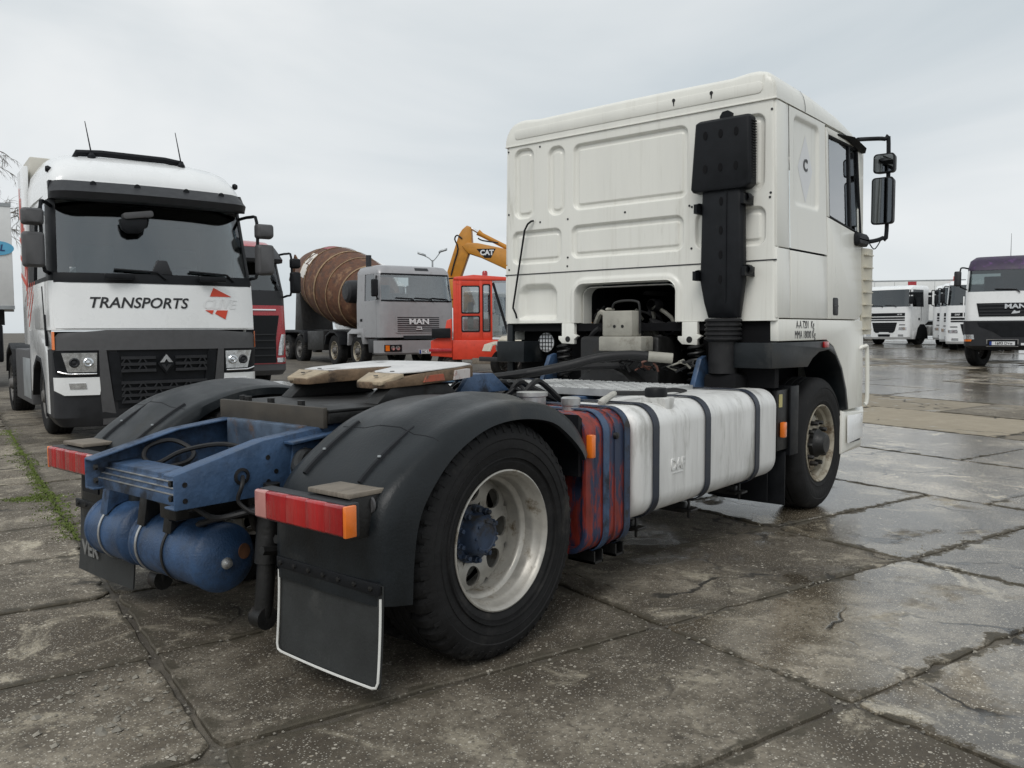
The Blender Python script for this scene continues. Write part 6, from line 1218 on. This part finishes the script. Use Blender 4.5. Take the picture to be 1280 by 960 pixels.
MB().lathe([(.075, 0), (.075, .12), (.05, .16), (.001, .165)], c=(.12, .4, 2.63), ax='z', n=16).build('beacon', m_redlens2, T)
MB().box(-.78, 1.1, -.05, 1.2, .40, .92).build('lower_body', m_orangered, T, bevel=.02)
MB().prism([(-1.35, .50), (-.78, .46), (-.78, 1.50), (-.92, 1.45), (-1.0, 1.05), (-1.35, .90)], 'y', -.1, 1.2).build('engine_cover', m_orangered, T, bevel=.02)
MB().box(-1.32, -.82, -.2, -.11, .98, 1.24).build('black_counterweight', m_black, T, bevel=.01)
MB().box(-1.40, -.80, -.16, -.105, .62, .70).build('trim_bar', m_red, T, bevel=.006)
MB().box(-.25, .35, -.1, -.055, .28, .44).build('step_box', m_wood, T, bevel=.01)
for x, y in ((-.85, -.18), (.85, -.18)): wheel(T, x, y+.2, -1, T_DRIVE, R_BG, H_BG, z=.33, sc=.64)
for x in (-.85, .85): wheel(T, x, 1.25, 1, T_DRIVE, R_BG, H_BG, z=.33, sc=.64)
# ------------------------------------------------ excavator
D = 32; p = LD((590-640)/FOC*D, D); T = thing('excavator', 'yellow excavator with its folded arm raised behind the red machine', 'excavator', (p.x, p.y, gz(p.x, p.y)), math.atan2(RT2.y, RT2.x)+R(-6))
def E(px, py): return ((px-590)*.03056, (413.3-py)*.03056+1.01)
stick = [E(576, 295), E(580, 289), E(586, 284), E(591, 286), E(592, 304), E(588, 318), E(574, 357), E(563, 352), E(561, 340)]
so = MB().prism(stick, 'y', -.22, .22).build('stick', m_yellow, T, bevel=.03)
boom = [E(580, 309), E(587, 305), E(600, 306), E(632, 313), E(660, 330), E(700, 372), E(690, 384), E(655, 352), E(632, 337), E(602, 323), E(587, 318)]
bo = MB().prism(boom, 'y', -.28, .28).build('boom', m_yellow, T, bevel=.03)
a, b = E(589, 286), E(599, 292); MB().cyl((a[0], 0, a[1]), (b[0], 0, b[1]), .05, 12).build('piston_rod', m_chrome, T)
b2 = E(650, 319); MB().tube([(b[0], 0, b[1]), (b[0]+.15, 0, b[1]-.1), (b2[0], 0, b2[1])], [.12, .085, .085], 14).build('hydraulic_cylinder', m_yellow, T)
for pts in ([(580, 300), (574, 296), (571, 301), (575, 312), (570, 330), (566, 345)], [(600, 300), (606, 303), (625, 306)]): MB().tube([(E(*q)[0], -.24, E(*q)[1]) for q in pts], .03, 6, smooth=3).build('hydraulic_hose', m_hose, T)
lx, lz = E(612, 317); MB().prism([(lx-.42, lz+.12), (lx+.30, lz+.12), (lx+.12, lz-.22), (lx-.12, lz-.22)], 'y', -.292, -.281).build('badge', m_black, bo)
text('CAT', .26, m_platewhite, bo, frame((lx-.03, -.295, lz-.03), (1, 0, 0), (0, 0, 1)), bold=.012)
bx = 3.6; MB().box(bx-1.1, bx+1.9, -1.2, 1.2, 1.15, 2.2).build('upper_body', m_yellow, T, bevel=.08); MB().box(bx-1.2, bx+.2, .35, 1.25, 1.2, 2.95).build('operator_cab', m_black, T, bevel=.08)
for s in (-1, 1): MB().prism(rrect(bx-1.9, bx+1.9, .02, .85, .4, 8), 'y', s*1.0, s*1.5).build('crawler_track', m_grease, T, bevel=.02)
MB().lathe([(.7, .8), (.7, 1.2), (.001, 1.2)], c=(bx, 0, 0), ax='z', n=24).build('slew_ring', m_grease, T)
k1 = E(570, 347); MB().prism([(k1[0]-.2, k1[1]), (k1[0]+.35, k1[1]-.1), (k1[0]+.7, k1[1]-1.0), (k1[0]+.2, k1[1]-1.4), (k1[0]-.3, k1[1]-.9)], 'y', -.5, .5).build('bucket', m_yellow, T, bevel=.03)
# ------------------------------------------------ old cream jeep beside the tractor cab
D = 20.5; p = LD((640-640)/FOC*D, D); T = thing('old_jeep', 'old cream off-road car, bonnet and round headlight showing behind the chassis', 'car', (p.x, p.y, gz(p.x, p.y)), math.atan2(RT2.y, RT2.x)+R(215))
MB().loft([[(x, y*h, z) for y, z in ((-1, zb), (-1, zt-.08), (-.85, zt), (.85, zt), (1, zt-.08), (1, zb))] for x, h, zb, zt in ((.15, .42, .62, .98), (.0, .52, .55, 1.06), (-.9, .66, .5, 1.14), (-1.1, .70, .5, 1.16))]).build('bonnet', m_cream, T, ang=40)
MB().box(-2.9, -1.1, -.75, .75, .48, 1.05).build('body_tub', m_cream, T, bevel=.05)
MB().box(-2.8, -1.15, -.72, .72, 1.72, 1.78).build('soft_top', m_dgrey, T, bevel=.02)
for s in (-1, 1):
    MB().loft([[(x, s*y, z) for y in (.45, .80)] for x, z in ((.35, .70), (.28, .86), (.0, .93), (-.5, .95), (-.8, .86), (-.95, .6))], closed=False, cap=False).build('wing', m_cream, T, solid=.03)
    hl = MB().lathe([(.11, 0), (.115, .03), (.09, .04), (.001, .045)], c=(.14, s*.36, .80), ax='x', n=18).build('headlight', m_lamp, T)
    for x in (-.25, -2.4): wheel(T, x, s*.80, s, T_DRIVE, R_BG, H_BG, z=.37, sc=.72)
    for x in (-1.15, -2.75): MB().box(x-.03, x+.03, min(s*.66, s*.70), max(s*.66, s*.70), 1.0, 1.74).build('windscreen_post', m_cream, T)
MB().box(.12, .17, -.30, .30, .55, .95).build('grille', m_dgrey, T, bevel=.02); MB().box(.40, .48, -.75, .75, .45, .56).build('bumper', m_dgrey, T, bevel=.015)
# ------------------------------------------------ street lamp and bare tree
D = 60; p = LD((542-640)/FOC*D, D); T = thing('street_lamp', 'tall twin headed street lamp between the mixer and the yellow arm', 'street lamp', (p.x, p.y, gz(p.x, p.y)), math.atan2(RT2.y, RT2.x))
MB().tube([(0, 0, 0), (0, 0, 5.55)], [.10, .06], 10).build('pole', m_galv, T)
for s, z in ((-1, 5.95), (1, 6.2)):
    MB().tube([(0, 0, 5.45), (s*.25, 0, 5.7), (s*.55, 0, z-.1)], .035, 8, smooth=3).build('arm', m_galv, T)
    MB().loft([[(s*x, y*w_, z+dz_+q) for y, q in ((-1, 0), (-.7, .1), (.7, .1), (1, 0), (.6, -.06), (-.6, -.06))] for x, w_, dz_ in ((.45, .06, -.12), (.6, .16, -.04), (.9, .18, .05), (1.05, .08, .1))]).build('lamp_head', m_galv, T)
D = 34; p = LD((-22-640)/FOC*D, D); T = thing('bare_tree', 'bare leafless tree with drooping twigs above the left trailer', 'tree', (p.x, p.y, gz(p.x, p.y)))
trunk = MB(); crownb = MB(); tr_ = random.Random(11)
trunk.tube([(0, 0, 0), (.08, .05, 2), (-.05, 0, 4.2), (.05, 0, 6.5), (0, 0, 8.6)], [.2, .17, .13, .08, .03], 9); 
def branch(mb, p0, d, ln, r_, lv):
    pts = [Vector(p0)]; d = Vector(d)
    for k in range(5):
        d = (d + Vector((tr_.uniform(-.2, .2), tr_.uniform(-.2, .2), -.16 if lv > 0 else -.05))).normalized(); pts.append(pts[-1]+d*ln/5)
    mb.tube(pts, [r_*(1-.17*k) for k in range(6)], 4 if lv > 1 else 5, cap=False)
    if lv < 3:
        for k in range((7, 6, 5)[lv]):
            i = tr_.randint(1, 5); dd = (d + Vector((tr_.uniform(-1, 1), tr_.uniform(-1, 1), tr_.uniform(-.5, .5)))).normalized(); branch(mb, pts[i], dd, ln*tr_.uniform(.4, .65), r_*.5, lv+1)
for k in range(16):
    z = tr_.uniform(2.6, 8.2); a = tr_.uniform(0, 6.28); branch(crownb, (0, 0, z), (math.cos(a), math.sin(a), .8), tr_.uniform(1.6, 2.6), .045, 0)
trunk.build('trunk', m_bark, T); crownb.build('crown', m_bark, T, weld=False, kind='stuff')
